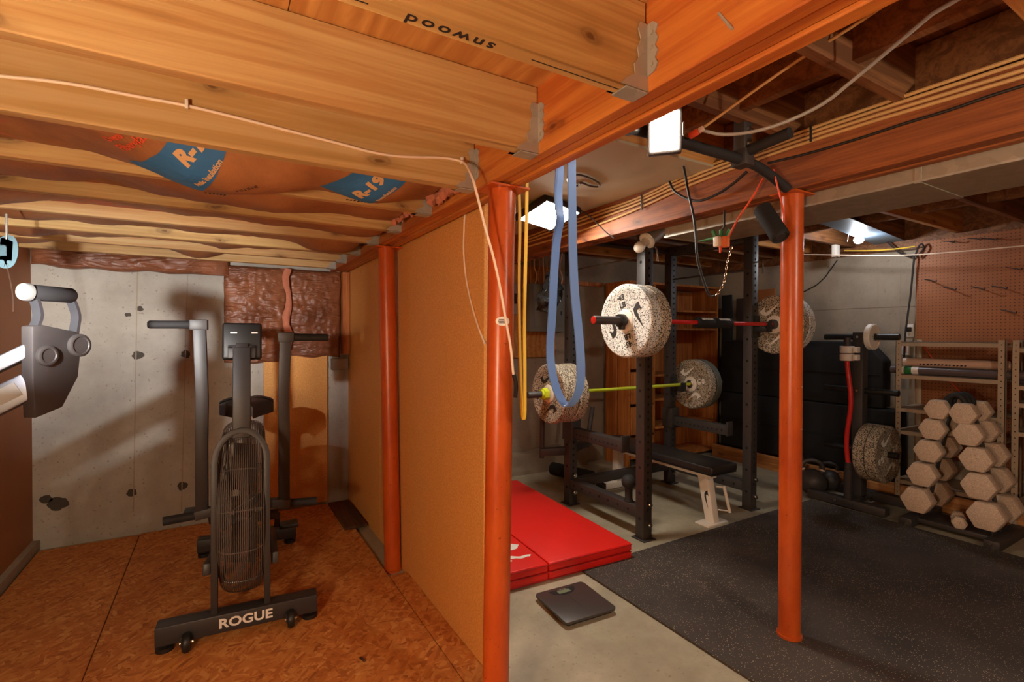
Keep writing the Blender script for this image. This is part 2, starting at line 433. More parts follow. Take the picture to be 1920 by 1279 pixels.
# ------------------------------------------------------------------ the shell of the basement
GX0, GX1, GZ = .775, .889, 1.862          # left girder
YB, XL, XR, YF = 4.17, -1.0, 5.2, -2.2     # back wall, left wall, right wall, wall behind the camera
ZS = 2.05                                  # underside of the left subfloor
JZ, JT = 2.205, 2.42                       # right joists
floor = struct(G().bb(XL-.2, XR+.2, YF-.1, YB+.2, -.12, 0).build('floor', M['slab']), 'grey concrete basement floor')
for i, (x0, x1, y0, y1) in enumerate(((-.955, -.457, 1.02, 4.09), (-.453, .808, 1.02, 4.11), (.811, .911, 1.02, 2.69), (-.955, -.457, -2.15, 1.016), (-.453, .911, -2.15, 1.016))):
    G().bb(x0, x1, y0, y1, .002, .021).build('strand_board_sheet', M['osb'], floor, bevel=.0015, bseg=1)
wb = struct(G().bb(XL-.1, .93, YB, YB+.2, 0, 2.05).build('wall_back', M['concrete']), 'poured concrete back wall behind the exercise bike')
for u in (258, 352):
    a, b = P(u, 500, y=YB), P(u-8 if u == 258 else u-12, 960, y=YB)
    G().beam(a+V((0,-.0005,0)), b+V((0,-.0005,0)), .006, .004, (0,1,0)).build('form_seam', M['concrete2'], wb)
for k, (u, v, r) in enumerate(((258,666,.032), (348,664,.03), (247,924,.03), (342,911,.032), (108,944,.05), (86,936,.03), (262,579,.02), (240,590,.018))):
    c = P(u, v, y=YB); poly = [(r*(1+.35*mnoise.noise(V((k*7, math.cos(a)*1.4, math.sin(a)*1.4))))*math.cos(a), r*(.85+.35*mnoise.noise(V((k*7, math.cos(a)*1.4, math.sin(a)*1.4))))*math.sin(a)) for a in [2*PI*i/18 for i in range(18)]]
    G().prism(poly, c+V((0,-.0002,0)), (1,0,0), (0,0,1), .0016).build('tie_patch', M['patch'], wb)
wg = struct(G().bb(.93, XR+.1, YB, YB+.2, 0, 2.2).build('wall_back', M['concrete2']), 'tan concrete back wall behind the power rack')
G().bb(.93, XR, YB-.02, YB+.1, 2.2, 2.42).build('rim_board', M['joist2'], wg)
footing = G()
footing.prism([(.93,0),(3.35,0),(3.25,.16),(3.0,.24),(2.6,.2),(2.3,.26),(1.8,.14),(.93,.12)], (0, YB-.0, 0), (1,0,0), (0,0,1), .1)
for p in footing.v: p.y += (.02*mnoise.noise(p*6))
footing.build('rough_footing', M['concrete2'], wg)
wl = struct(G().bb(XL-.1, XL, YF, YB, 0, ZS).build('wall_left', M['hard']), 'brown hardboard left wall')
G().bb(XL, XL+.035, YF, YB-.02, 0, .07).build('footing_strip', M['concrete2'], wl)
wr = struct(G().bb(XR, XR+.12, YF, YB, 0, 2.12).build('wall_right', M['concrete2']), 'tan concrete right wall behind the plate tree')
G().bb(XR-.006, XR+.1, YF, YB-.03, 2.12, 2.2).build('sill_plate', M['joist2'], wr)
G().bb(XR+.052, XR+.1, YF, YB-.03, 2.2, 2.44).build('rim_board', M['joist2'], wr)
for y in (2.55, 3.05, 2.2, 2.03):
    G().bb(XR-.002, XR+.01, y, y+.01, .0, 2.1).build('form_seam', M['concrete2'], wr)
G().bb(XR-.004, XR+.01, 1.9, 3.9, 1.62, 1.628).build('form_seam', M['concrete2'], wr)
struct(G().bb(XL-.1, XR+.1, YF-.1, YF, 0, 2.42).build('wall_front', M['hard']), 'brown board wall behind the camera')

# partition of particle board under the girder
wp = room('wall_partition', 'orange particle board partition between the two halves of the basement')
for y0, y1 in ((1.76, 3.24), (3.243, 4.165)):
    G().bb(.912, .93, y0, y1, .0005, 1.93).build('particle_board_panel', M['chip'], wp, bevel=.0015, bseg=1)
for y in (1.775, 2.5, 3.2, 4.1):
    G().bb(.931, .969, y, y+.05, .0, 1.93).build('stud', M['stud'], wp)
for y, z in ((3.36,1.83),(3.55,1.83),(3.75,1.82)):
    G().cyl((.9135,y,z),(.911,y,z),.008,8).build('nail', M['galv'], wp)

# left ceiling: subfloor, joists, hangers
ce = room('ceiling', 'open floor joists and plywood subfloor over the exercise bike')
for x0, x1, y0, y1 in ((-1.0, .13, -2.2, 1.4), (.132, .78, -2.2, 1.4), (-1.0, .78, 1.402, 4.17)):
    G().bb(x0, x1, y0, y1, ZS, ZS+.018).build('plywood_sheet', M['ply'], ce)
JY = [-1.695, -1.285, -.875, -.465, -.055, .355, .757, 1.168, 1.565, 1.98, 2.385, 2.785, 3.19, 3.59, 3.95]
for k, y in enumerate(JY):
    j = G().bb(XL, GX0-.002, y, y+.038, GZ+(.004 if k % 2 else 0), ZS-.001)
    o = j.build('floor_joist', wood('pine_joist_%d' % k, L(206-4*(k % 3), 174-5*(k % 3), 114), L(182,142-4*(k % 2),84), 'x', seed=k*.77+.3), ce, bevel=.003, bseg=1)
    if k < 4: continue
    h = G().bb(.715, GX0, y-.003, y+.041, GZ-.004, GZ-.001)
    for s, yy in ((-1, y), (1, y+.038)):
        side = [(.70,GZ),(GX0,GZ),(GX0,2.0),(.752,2.0),(.746,1.985),(.754,1.965),(.744,1.945),(.748,1.925),(.735,1.91),(.738,1.89),(.716,1.878)]
        h.prism(side, (0, yy-(.003 if s < 0 else -.003), 0), (1,0,0), (0,0,1), .0025 if s < 0 else -.0)
        fl = [(0,GZ+.005),(.006,GZ+.03)] + [(.026+.007*(i % 2), GZ+.035+.013*i) for i in range(8)] + [(.02,2.0),(0,2.0)]
        h.prism([(a*s, b) for a, b in fl], (GX0-.0035, yy, 0), (0,1,0), (0,0,1), .003)
    ho = h.build('joist_hanger', M['galv'], o)
    if 6 <= k <= 9:
        for dz in (.05, .085, .115): G().cyl((GX0-.004,y-.018,GZ+dz),(GX0-.007,y-.018,GZ+dz),.0045,8).build('nail', M['galv'], o)
        for dz in (.03, .075, .12): G().cyl((.757,y-.002,GZ+dz),(.757,y-.0062,GZ+dz),.0042,8).build('nail', M['galv'], o)
    if k == 6:
        lettering('grade_stamp', 'snwood', .034, M['ink'], o, (.34, y+.02, GZ-.0005), (-1,0,0), (0,1,0), .0008, 1.25, .0004, spacing=1.25)
        for x0, x1 in ((.12,.2), (.5,.72)): G().bb(x0, x1, y+.018, y+.02, GZ-.0008, GZ+.001).build('stamp_line', M['ink'], o)
gd = room('girder_beam', 'three-ply orange fir girder carried by the red steel posts')
for x0, x1, dz in ((GX0, .8115, 0), (.8135, .8485, .004), (.8505, GX1, -.003)):
    G().bb(x0, x1, YF, YB, GZ+dz, 2.44).build('girder_ply', M['girder'], gd, bevel=.003, bseg=1)
n0 = P(1348, 25, x=GX0)
G().cyl(n0, n0+V((-.004,-.03,-.045)), .003, 6).build('bent_nail', M['galv'], gd)

# right ceiling
cr = room('ceiling', 'dark open joists and drywall over the gym side')
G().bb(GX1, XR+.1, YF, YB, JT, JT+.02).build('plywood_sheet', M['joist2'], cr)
RJ = [.02+.4*k for k in range(-5, 11)]
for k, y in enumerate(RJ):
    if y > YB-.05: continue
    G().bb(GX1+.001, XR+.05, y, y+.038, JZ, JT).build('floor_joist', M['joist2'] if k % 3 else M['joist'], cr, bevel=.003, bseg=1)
for k, (x, y) in enumerate(((1.75,.46),(1.75,.86),(1.72,1.26),(2.2,.46),(2.2,.86),(2.2,1.26),(2.2,1.66),(2.2,2.06),(4.3,1.26),(4.34,.86),(4.35,1.66),(3.4,1.26),(3.42,.86),(3.4,1.66),(3.4,2.06),(4.3,2.06),(3.4,2.46),(4.3,2.46),(2.2,.06),(4.3,.46),(3.4,.46),(1.7,.06))):
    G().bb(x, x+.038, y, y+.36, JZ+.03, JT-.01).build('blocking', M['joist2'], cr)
G().bb(GX1+.001, 2.128, 1.62, YB, JZ-.013, JZ-.0005).build('drywall_sheet', M['drywall'], cr)
b2 = room('support_beam', 'orange fir beam carrying a bundle of cables above the right post')
for x0, x1, dz in ((2.13, 2.167, 0), (2.169, 2.206, .003), (2.208, 2.25, -.002)):
    G().bb(x0, x1, YF, YB, 1.985+dz, JZ-.001).build('beam_ply', M['beam2'], b2, bevel=.003, bseg=1)

# sheet metal duct along the beam
DE = P(1246, 436, x=2.262).y
dk = thing('air_duct', 'long galvanised rectangular air duct hanging beside the cable-laden beam', 'duct', (2.46, 0, 1.93))
G().bb(2.262, 2.655, -2.1, DE, 1.93, 2.1).build('duct_body', M['duct'], dk, bevel=.004, bseg=1)
for y in (-.9, .3, .82, 1.5, DE-.03):
    G().bb(2.259, 2.658, y, y+.022, 1.927, 2.103).build('joint_band', M['duct'], dk, bevel=.001, bseg=1)
G().bb(2.256, 2.262, -2.1, DE, 1.93, 1.938).build('hem', M['galv'], dk)
for y in (1.18, DE-.12):
    G().bb(2.25, 2.261, y, y+.03, 2.0, 2.1).build('hanger_strap', M['galv'], dk)

# red steel posts
def post(name, label, bx, by, tx, ty, z0, z1, r, plate=True):
    t = thing(name, label, 'post', (bx, by, z0), group='red steel posts')
    d = V((tx-bx, ty-by, z1-z0))
    G().cyl((bx,by,z0+.002), V((bx,by,z0))+d*((z1-.008-z0)/(z1-z0)), r, 40).build('pipe', M['post'], t, smooth=True)
    if plate:
        G().box((tx,ty,z1-.0045), (.15,.12,.007)).build('cap_plate', M['post'], t, bevel=.001, bseg=1)
    G().cyl((bx,by,z0), (bx,by,z0+.012), r+.006, 40).build('base_ring', M['post'], t, smooth=True)
    return t
p1 = post('steel_post', 'thick red steel post nearest the camera, with an oval white sticker', .812, 1.478, .843, 1.492, .021, GZ-.004, .0455)
post('steel_post', 'dark red steel post standing against the particle board partition', .862, 2.80, .832, 2.83, 0, GZ-.004, .046)
p3 = post('steel_post', 'orange red steel post rising out of the black rubber mat', 2.195, 1.264, 2.19, 1.264, .0135, 1.983, .0455)
# oval sticker wrapped on the near post
def on_post(a, z, r=.0462):
    q = .5 + (z-.9)/3.6; cx, cy = .812+(.843-.812)*z/GZ, 1.478+.014*z/GZ
    return V((cx+r*math.cos(a), cy+r*math.sin(a), z))
ca = math.atan2(-1.478, -.812)+.16; zc = P(930, 602, y=1.44).z
G().grid(lambda u, v: on_post(ca+(.03+.97*v)*.0245/.0455*math.cos(2*PI*u), zc+(.03+.97*v)*.0155*math.sin(2*PI*u)), 28, 5).build('sticker', M['whitep'], p1, smooth=True)
for k, (dz, a0, a1) in enumerate(((.0055,-.3,.28), (.000,-.36,.2), (-.006,-.3,.26))):
    G().grid(lambda u, v: on_post(ca+a0+(a1-a0)*u, zc+dz+(v-.5)*.0024, .0466), 10, 1).build('sticker_print', M['ink'], p1)

for v, w_ in ((728, .02), (809, .028)):
    q = P(1478, v, y=1.225); a0 = -PI/2-.05
    G().grid(lambda u, t: (2.193+.0461*math.cos(a0+u*w_/.0455), 1.264+.0461*math.sin(a0+u*w_/.0455), q.z+.002*t), 8, 1).build('scratch', M['whitep'], p3)
# ------------------------------------------------------------------ insulation in the left ceiling
def bay_surface(k, y0, y1):
    def zf(x, y):
        t = min(1, max(0, (y-y0)/(y1-y0)))
        if k == 0: s = .004+.12*math.exp(-((x-.02)/.28)**2)+.075*math.exp(-((x-.5)/.15)**2)
        else: s = .03+.075*mnoise.noise(V((x*2.1+k*5.1, k*3.7, 0)))+.03*mnoise.noise(V((x*5+k, 2.2, k)))+.015*(k == 1)
        s = max(-.012, s)
        edge = 1-math.exp(-((GX0-x)/.08)**2) if x < GX0 else 0
        return 1.918 - s*math.sin(PI*t)**.7*(.35+.65*edge) + .008*mnoise.noise(V((x*7, y*7, k))) + .004*mnoise.noise(V((x*19, y*23, k)))
    return zf
BATT = ['insulation batt with bold blue print, the nearest in the ceiling', 'insulation batt behind the blue-printed one, second from the front', 'brown paper insulation batt, third from the front in the ceiling', 'brown paper insulation batt, fourth from the front in the ceiling', 'brown paper insulation batt, fifth from the front in the ceiling', 'last brown insulation batt in the ceiling before the concrete wall']
BF = []
for k in range(6):
    y0, y1 = JY[8+k]+.04, JY[9+k]-.002
    zf = bay_surface(k, y0, y1); BF.append(zf)
    t = thing('insulation_batt', BATT[k], 'insulation', (-.1, (y0+y1)/2, 1.8), group='ceiling insulation batts')
    x1 = GX0-.045-.03*(k % 2)
    G().grid(lambda u, v: (XL+.01+(x1-XL-.01)*u, y0+(y1-y0)*v, zf(XL+.01+(x1-XL-.01)*u, y0+(y1-y0)*v)), 90, 14, (0,0,.012)).build('paper_facing', M['kraft'], t, smooth=True)
    G().grid(lambda u, v: (XL+.02+(x1-XL-.04)*u, y0+.004+(y1-y0-.008)*v, 1.915+.008*mnoise.noise(V((u*20, v*6, k)))), 40, 8, (0,0,.1)).build('glass_fibre', M['pink'], t, smooth=True)
    if k < 2:
        g = G()
        for q in range(5):
            c = V((x1+.012+.01*random.random(), y0+.05+.06*q, 1.893+.02*random.random())); g.sphere(c, .018+.01*random.random(), 10, 7, (.8,1.1,1.3))
        g.wob(.012, 60).build('fibre_tuft', M['pink'], t, smooth=True)
    if k in (0,):
        def patch(q, name, mat, dz=.0016):
            c = [P(*p, z=1.862) for p in q]
            def fn(u, v):
                p = (c[0]*(1-u)+c[1]*u)*(1-v)+(c[3]*(1-u)+c[2]*u)*v
                y = min(max(p.y, y0+.003), y1-.003); return (p.x, y, zf(p.x, y)-dz)
            G().grid(fn, 16, 10).build(name, mat, t)
        patch(((240,300),(335,268),(440,282),(370,322)), 'blue_print', M['blueink'])
        patch(((600,345),(690,330),(780,345),(680,368)), 'blue_print', M['blueink'])
        wz = lambda p, z: V((p.x, min(max(p.y, y0+.003), y1-.003), zf(p.x, min(max(p.y, y0+.003), y1-.003))-.003-z))
        def pr(s, a, b, size, mat, bold=.0, wdt=None):
            A, B = P(*a, z=1.862), P(*b, z=1.862); U = (B-A).normalized(); W = V((U.y, -U.x, 0))
            lettering('print', s, size, mat, t, (A+B)/2, U, W, .0006, (B-A).length/(size*.56*len(s)), bold, wz)
        pr('R-19', (335,288), (392,276), .055, M['paleink'], .003)
        pr('Attic Insulation', (358,311), (425,290), .024, M['paleink'], .0006)
        pr('Owens Corning', (195,272), (262,256), .03, M['redink'], .0006)
        pr('Fiberglas', (215,284), (280,264), .034, M['redink'], .0006)
        pr('R-19', (665,355), (722,340), .052, M['paleink'], .003)
        pr('Insulation', (700,362), (750,348), .022, M['paleink'], .0004)
        marks('print', 6, .012, .06, M['ink'], t, wz(P(405,322,z=1.862), .001), (1,0,0), (0,-1,0))
        pr('3 1/2 x 15 x 48', (435,320), (490,320), .018, M['ink'])
        marks('print', 6, .012, .08, M['ink'], t, wz(P(670,371,z=1.862), .001), (1,0,0), (0,-1,0))
# batts tucked along the top of the concrete wall and on the wall itself
def quilt(name, label, x0, x1, z0, z1, y, amp, seed, mat, bulge=.04):
    def fn(u, v):
        x = x0+(x1-x0)*u; z = z0+(z1-z0)*v
        n = .5*mnoise.noise(V((x*5, seed, z*9)))+.35*abs(mnoise.noise(V((x*11, seed+4, z*17))))+.3*mnoise.noise(V((x*28, seed, z*34)))
        e = (4*u*(1-u))**.35*(4*v*(1-v))**.35
        return (x+.012*mnoise.noise(V((z*6, seed, 1))), y-bulge*e-amp*n*e, z+.018*mnoise.noise(V((x*7, seed*2, 3)))*(1-v))
    return tag(G().grid(fn, 60, 46, (0,.012,0)).build(name, mat, None, smooth=True), label, 'insulation', 'insulation on the concrete wall')
quilt('insulation_batt', 'long brown batt drooping along the top of the concrete wall', XL+.01, .06, 1.775, 1.9, 4.12, .03, 1.3, M['kraft_r'], .05)
quilt('insulation_batt', 'reddish brown wall batt above the bike console, left of the pair', .035, .443, 1.14, 1.86, 4.145, .045, 5.2, M['kraft_r'])
quilt('insulation_batt', 'reddish brown wall batt in the corner beside the partition', .445, .845, 1.18, 1.86, 4.145, .045, 8.9, M['kraft_r'])
tuft = G().sweep([(.45+.012*math.sin(q*1.3), 4.085+.006*math.cos(q*2.1), 1.25+.06*q) for q in range(11)], [(.022*math.cos(i), .014*math.sin(i)) for i in [2*PI*j/10 for j in range(10)]], (0,1,0))
tag(tuft.wob(.012, 26).build('fibre_tuft', M['pink'], None, smooth=True), 'pink fibre squeezed out between the two wall batts', 'insulation')
tag(G().bb(.29, .745, 4.14, 4.165, .03, 1.21).build('wall_board', M['chip'], None, bevel=.001, bseg=1), 'flat tan board leaning on the concrete wall behind the bike', 'board')
tag(G().bb(.853, .908, 4.09, 4.168, 1.2, 1.858).build('corner_stud', M['stud'], None, bevel=.002, bseg=1), 'short orange stud in the corner by the partition', 'stud')
jb = thing('junction_box', 'grey metal box on the wall below the corner stud', 'box', (.83, 4.13, 1.06))
G().bb(.775, .9, 4.1, 4.168, 1.075, 1.165).build('box_body', M['steelp'], jb, bevel=.004)
G().bb(.785, .89, 4.096, 4.1, 1.083, 1.157).build('cover_plate', M['steelp'], jb, bevel=.001)
g = G(); g.bb(.735, .885, 3.47, 4.06, .0215, .04)
tag(g.wob(.004, 8).build('scrap_board', M['scrap'], None, bevel=.003, bseg=1), 'dark old board lying on the floor beside the partition', 'board')
c = P(680, 1238, z=.0215)
tag(G().box(c+V((0,0,.004)), (.008,.035,.006), Matrix.Rotation(.35, 3, 'Z')).build('wood_chip', M['scrap'], None), 'small dark wood chip on the floor near the partition', 'wood chip')
# pale blue strap hanging from the ceiling, with a cord
st = thing('strap', 'pale blue folded strap hanging from the last joist at the left', 'strap', (-.62, 2.9, 1.6))
s0 = [P(u, v, y=2.7) for u, v in ((4,446),(0,470),(2,490),(10,497),(19,490),(24,468),(20,450),(13,447),(12,470),(11,488))]
G().sweep(chaikin(chaikin(s0)), [(-.018,-.003),(.018,-.003),(.018,.003),(-.018,.003)], (0,1,0)).build('webbing', M['lightblue'], st, smooth=True)
G().tube([P(u, v, y=2.7) for u, v in ((12,497),(18,520),(24,550),(25,585))], .0025, 6, smooth=2).build('cord', M['brownc'], st, smooth=True)
G().cyl(P(12,449,y=2.7)+V((0,0,.0)), P(12,425,y=2.7)+V((0,0,.05)), .004, 8).build('hook', M['galv'], st)

# white cable stapled to the third joist and led down past the post
c1 = [P(u, v, y=1.559) for u, v in ((-140,128),(0,143),(80,150),(150,160),(240,178),(348,197),(450,222),(540,245),(640,270),(700,287),(760,295),(830,295),(862,301))]
c1 += [P(873,306,y=1.5), P(886,332,y=1.42), P(897,375,y=1.405), P(910,430,y=1.4), P(925,480,y=1.4), P(938,540,y=1.395), P(948,600,y=1.39), P(958,650,y=1.39), P(961,690,y=1.395), P(963,705,y=1.4)]
cb = thing('white_cable', 'white cable stapled along the third joist and hanging down past the near post', 'cable', c1[3])
G().tube(c1, .0042, 8, smooth=2).build('jacket', M['cable'], cb, smooth=True)
for u, v in ((350,195), (866,301)):
    p = P(u, v, y=1.556)
    G().box(p, (.008,.014,.022)).build('staple', M['whitep'], cb, bevel=.002)
G().tube([P(963,702,y=1.4), P(968,720,y=1.4), P(966,745,y=1.41)], .007, 8, smooth=1).build('plug', M['blackc'], cb, smooth=True)
c2 = [P(u, v, x=.907) for u, v in ((872,395),(870,430),(869,470),(872,510),(879,550),(888,585),(899,620),(909,645))]
tag(G().tube(c2, .0042, 8, smooth=2).build('white_cable', M['cable'], None, smooth=True), 'thin white cable hanging against the particle board partition', 'cable')

# ------------------------------------------------------------------ air bike
bk = thing('air_bike', 'black fan exercise bike standing on the oriented strand board floor', 'exercise bike', (.085, 2.515, .021), -.075, local=True)
MB = M['grey_m']; BK = M['blackm']
fb = G().bb(-.315, .315, -.04, .04, .035, .115).build('front_stabilizer', MB, bk, bevel=.006)
lettering('lettering', 'ROGUE', .056, M['whitep'], fb, (.02, -.0405, .075), (1,0,0), (0,0,1), .001, 1.12, .0016)
for s in (-1, 1):
    f = G(); f.cyl((s*.285,0,.0),(s*.285,0,.018),.034,20); f.cyl((s*.285,0,.018),(s*.285,0,.04),.01,10)
    f.build('levelling_foot', M['blackp'], bk, smooth=True)
    w_ = G(); w_.lathe([(.012,-.014),(.034,-.014),(.04,-.006),(.04,.006),(.034,.014),(.012,.014)], (s*.2,-.058,.04), (1,0,0), 24).build('transport_wheel', M['blackp'], bk, smooth=True)
    G().cyl((s*.2-.025,-.058,.04),(s*.2+.025,-.058,.04),.006,8).build('axle', M['chrome'], bk)
    G().bb(s*.2-.02, s*.2-.015, -.07, -.02, .03, .07).build('wheel_bracket', MB, bk)
rb = G().bb(-.27, .27, .93, 1.01, .035, .11).build('rear_stabilizer', MB, bk, bevel=.006)
for s in (-1, 1):
    f = G(); f.cyl((s*.235,.97,.0),(s*.235,.97,.02),.034,20); f.cyl((s*.235,.97,.02),(s*.235,.97,.04),.01,10)
    f.build('levelling_foot', M['blackp'], bk, smooth=True)
# arched fork in front of the fan
HW = .104
arch = [(-HW,.0,.112),(-HW,.012,.4),(-HW,.03,.76)] + [(-HW*math.cos(a), .035+.02*math.sin(a), .76+.135*math.sin(a)) for a in [PI*i/14 for i in range(1, 14)]] + [(HW,.03,.76),(HW,.012,.4),(HW,0,.112)]
G().sweep(arch, [(-.02,-.013),(.02,-.013),(.02,.013),(-.02,.013)], (1,0,0)).build('arch_fork', MB, bk, smooth=True, bevel=.002)
G().beam((0,.06,.86), (0,.13,1.27), .072, .05, (0,1,0)).build('neck', MB, bk, bevel=.005)
# fan cage of wire hoops
FY, FZ, FR = .345, .48, .415
def hoop_r(x): return FR-.05+.05*(1-(abs(x)/.091)**2.6)**.5 if abs(x) < .0909 else FR-.05
cage = G()
for i in range(23):
    x = -.088+.176*i/22; r = hoop_r(x)
    cage.tube([(x, FY+r*math.cos(a), FZ+r*math.sin(a)) for a in [2*PI*q/48 for q in range(48)]], .002, 5, (1,0,0), True)
cage.build('cage_hoops', M['wire'], bk, props={'kind': 'stuff'})
g = G()
for q in range(14):
    a = 2*PI*q/14+.25
    g.tube([(x, FY+(hoop_r(x)-.003)*math.cos(a), FZ+(hoop_r(x)-.003)*math.sin(a)) for x in [-.088+.176*i/12 for i in range(13)]], .0026, 5)
g.build('cage_ribs', M['wire'], bk, props={'kind': 'stuff'})
for s in (-1, 1):
    g = G().lathe([(FR-.07,0),(FR-.055,.003),(FR-.055,.012),(FR-.08,.014)], (s*.082,FY,FZ), (s,0,0), 56, True); g.build('cage_rim', MB, bk, smooth=True)
    g = G()
    for rr in (.33,.26,.19,.13): g.tube([(s*.089, FY+rr*math.cos(a), FZ+rr*math.sin(a)) for a in [2*PI*q/40 for q in range(40)]], .0025, 5, (1,0,0), True)
    g.build('side_grille', BK, bk, props={'kind': 'stuff'})
    G().lathe([(0,0),(.1,0),(.1,.012),(.05,.03),(0,.03)], (s*.088,FY,FZ), (s,0,0), 32).build('hub_cover', M['blackp'], bk, smooth=True)
    for k in range(4):
        a = PI/4+k*PI/2
        G().beam((s*.094,FY+.05*math.cos(a),FZ+.05*math.sin(a)), (s*.094,FY+.35*math.cos(a),FZ+.36*math.sin(a)), .024, .006, (1,0,0)).build('spoke_bar', MB, bk)
for k in range(7):
    a = 2*PI*k/7+.2
    R = Matrix.Rotation(a, 3, 'X')
    G().box(V((0,FY,FZ))+R @ V((0,.205,0)), (.12,.2,.003), R @ Matrix.Rotation(.5, 3, 'Y')).build('fan_blade', BK, bk)
G().cyl((-.09,FY,FZ),(.09,FY,FZ),.035,20).build('fan_axle', BK, bk, smooth=True)
# main frame, seat
G().beam((0,.97,.075), (0,.8,.62), .07, .05, (0,1,0)).build('seat_tube', MB, bk, bevel=.004)
for s in (-1, 1):
    G().beam((s*.135,.02,.3), (s*.135,.93,.1), .03, .05).build('side_rail', MB, bk, bevel=.004)
G().beam((0,.8,.62), (0,.76,.9), .045, .035, (0,1,0)).build('seat_post', M['chrome'], bk, bevel=.003)
seat = G().grid(lambda u, v: ((u-.5)*2*(.035+.105*min(1, v*1.9)**1.2), .62+.23*v-.05*abs(u-.5)*2*(v > .8), .945+.03*math.sin(PI*u)**.6-.03*(1-v)-.014*math.exp(-((u-.5)/.14)**2)*(v > .35)), 20, 16, (0,0,-.055))
seat.build('saddle', M['vinyl'], bk, smooth=True)
# crank, pedals
G().cyl((-.16,.52,.34),(.16,.52,.34),.028,16).build('crank_axle', BK, bk, smooth=True)
for s in (-1, 1):
    e = V((s*.155, .52+s*.12, .34-s*.11))
    G().beam((s*.155,.52,.34), e, .016, .03, (1,0,0)).build('crank_arm', BK, bk, bevel=.003)
    G().box(e+V((s*.06,0,0)), (.1,.085,.022)).build('pedal', M['blackp'], bk, bevel=.004)
# moving arms with grips and foot pegs
for s, ty, tz, name in ((-1, .34, 1.385, 'a'), (1, .28, 1.325, 'b')):
    x = s*.185
    G().sweep([(x,.36,.455),(x,.355-.03*(s > 0),.8),(x-s*.004,.35-.05*(s > 0),1.02),(x+s*.006,ty,tz)], [(-.027,-.02),(.027,-.02),(.027,.02),(-.027,.02)], (0,1,0)).build('moving_arm', MB, bk, smooth=True, bevel=.003)
    G().beam((x-s*.03,ty,tz-.005), (x+s*.045,ty,tz-.005), .055, .05).build('grip_clamp', BK, bk, bevel=.004)
    G().lathe([(0,0),(.017,0),(.0195,.006),(.0195,.165),(.014,.173),(0,.173)], (x+s*.04,ty,tz-.005), (s,-.04,-.01), 20).build('hand_grip', M['blackr'], bk, smooth=True)
    G().beam((x-s*.075,.36,.455), (x+s*.03,.36,.44), .05, .045).build('pivot_block', BK, bk, bevel=.004)
    G().lathe([(0,0),(.021,0),(.021,.13),(0,.13)], (x+s*.03,.36,.44), (s,-.1,-.03), 18).build('foot_peg', M['blackr'], bk, smooth=True)
    for q in range(2): G().cyl((x-s*.09,.33+.05*q,.455),(x-s*.078,.33+.05*q,.455),.009,8).build('pivot_bolt', M['chrome'], bk)
# console seen from behind
cs = G().box((0,.17,1.30), (.165,.045,.175), Matrix.Rotation(-.18, 3, 'X')).build('console', M['blackp'], bk, bevel=.012, bseg=3)
R = Matrix.Rotation(-.18, 3, 'X'); cf = lambda x, z: V((0,.17,1.30))+R @ V((x,-.0232,z))
for x, wd in ((-.035,.028), (.052,.026)):
    G().box(cf(x,.038), (wd,.001,.008), R).build('console_label', M['whitep'], cs)
G().box(V((0,.17,1.3))+R @ V((0,-.03,-.055)), (.115,.02,.062), R).build('mount_bracket', MB, bk, bevel=.004)
for x in (-.048, .048): G().box(V((0,.17,1.3))+R @ V((x,-.041,-.034)), (.018,.002,.007), R).build('bracket_slot', M['hole'], bk)
G().beam((0,.11,1.16), (0,.135,1.29), .05, .04, (0,1,0)).build('console_stem', MB, bk, bevel=.004)

# ------------------------------------------------------------------ folded rower at the left edge
rw = thing('rowing_machine', 'folded machine with two aluminium rails and a dark end plate, cut by the left edge', 'exercise machine', (-.75, 2.1, .021))
p0 = P(62, 690, d=1.6)
t1 = V((.6,.8,0)); t2 = V((-.8,.6,0)); n1 = V((.8,-.6,0)); zz = V((0,0,1))
pl = [(-.0,.135),(.03,.14),(.155,.115),(.16,.05),(.15,-.04),(.095,-.14),(.005,-.165),(-.0,-.04)]
plate = G().prism([(a, b) for a, b in pl], p0, t1, zz, .001)
plate = G(); m = len(pl); vs = [p0+t1*a+zz*b for a, b in pl] + [p0+t1*a+zz*b+t2*.045 for a, b in pl]
plate.add(vs, [tuple(range(m)), tuple(range(2*m-1, m-1, -1))]+[(i, i+m, (i+1) % m+m, (i+1) % m) for i in range(m)])
ep = plate.build('end_plate', M['blackm'], rw, bevel=.005)
for a, b, r in ((.041,.038,.034), (.15,.07,.04)):
    c = p0+t1*a+zz*b+n1*.001
    G().lathe([(0,0),(r,0),(r,.012),(r-.004,.015),(r-.01,.015),(r-.012,.012),(0,.012)], c-n1*.004, n1, 28).build('wheel', M['blackm'], rw, smooth=True)
for q in (((.012,.1),(.02,.13),(.035,.165),(.03,.2),(.015,.245)), ((.15,.1),(.155,.13),(.162,.17),(.155,.2),(.135,.245))):
    G().sweep(chaikin([p0+t1*da+zz*b+t2*.02 for da, b in q]), [(-.016,-.005),(.016,-.005),(.016,.005),(-.016,.005)], t1).build('handle_bar', M['alu'], rw, smooth=True)
ga = p0+t1*-.008+zz*.245+t2*.02
G().lathe([(0,-.005),(.027,-.005),(.029,0),(.029,.012),(.022,.014),(0,.014)], ga, t1, 24).build('grip_end', M['gripend'], rw, smooth=True)
G().lathe([(0,.014),(.024,.014),(.026,.02),(.026,.15),(.02,.158),(0,.158)], ga, t1, 24).build('grip', M['blackr'], rw, smooth=True)
rd = V((-.83,.18,-.5)).normalized()
for off, hh in ((.05,.045), (-.066,.085)):
    a = p0+t1*.015+t2*.045+zz*off
    G().beam(a-rd*.02, a+rd*.5, .04, hh).build('rail', M['alu'], rw, bevel=.006)
    G().beam(a+rd*.0+t1*-.022, a+rd*.5+t1*-.022, .004, hh*.55).build('rail_groove', M['steelp'], rw)
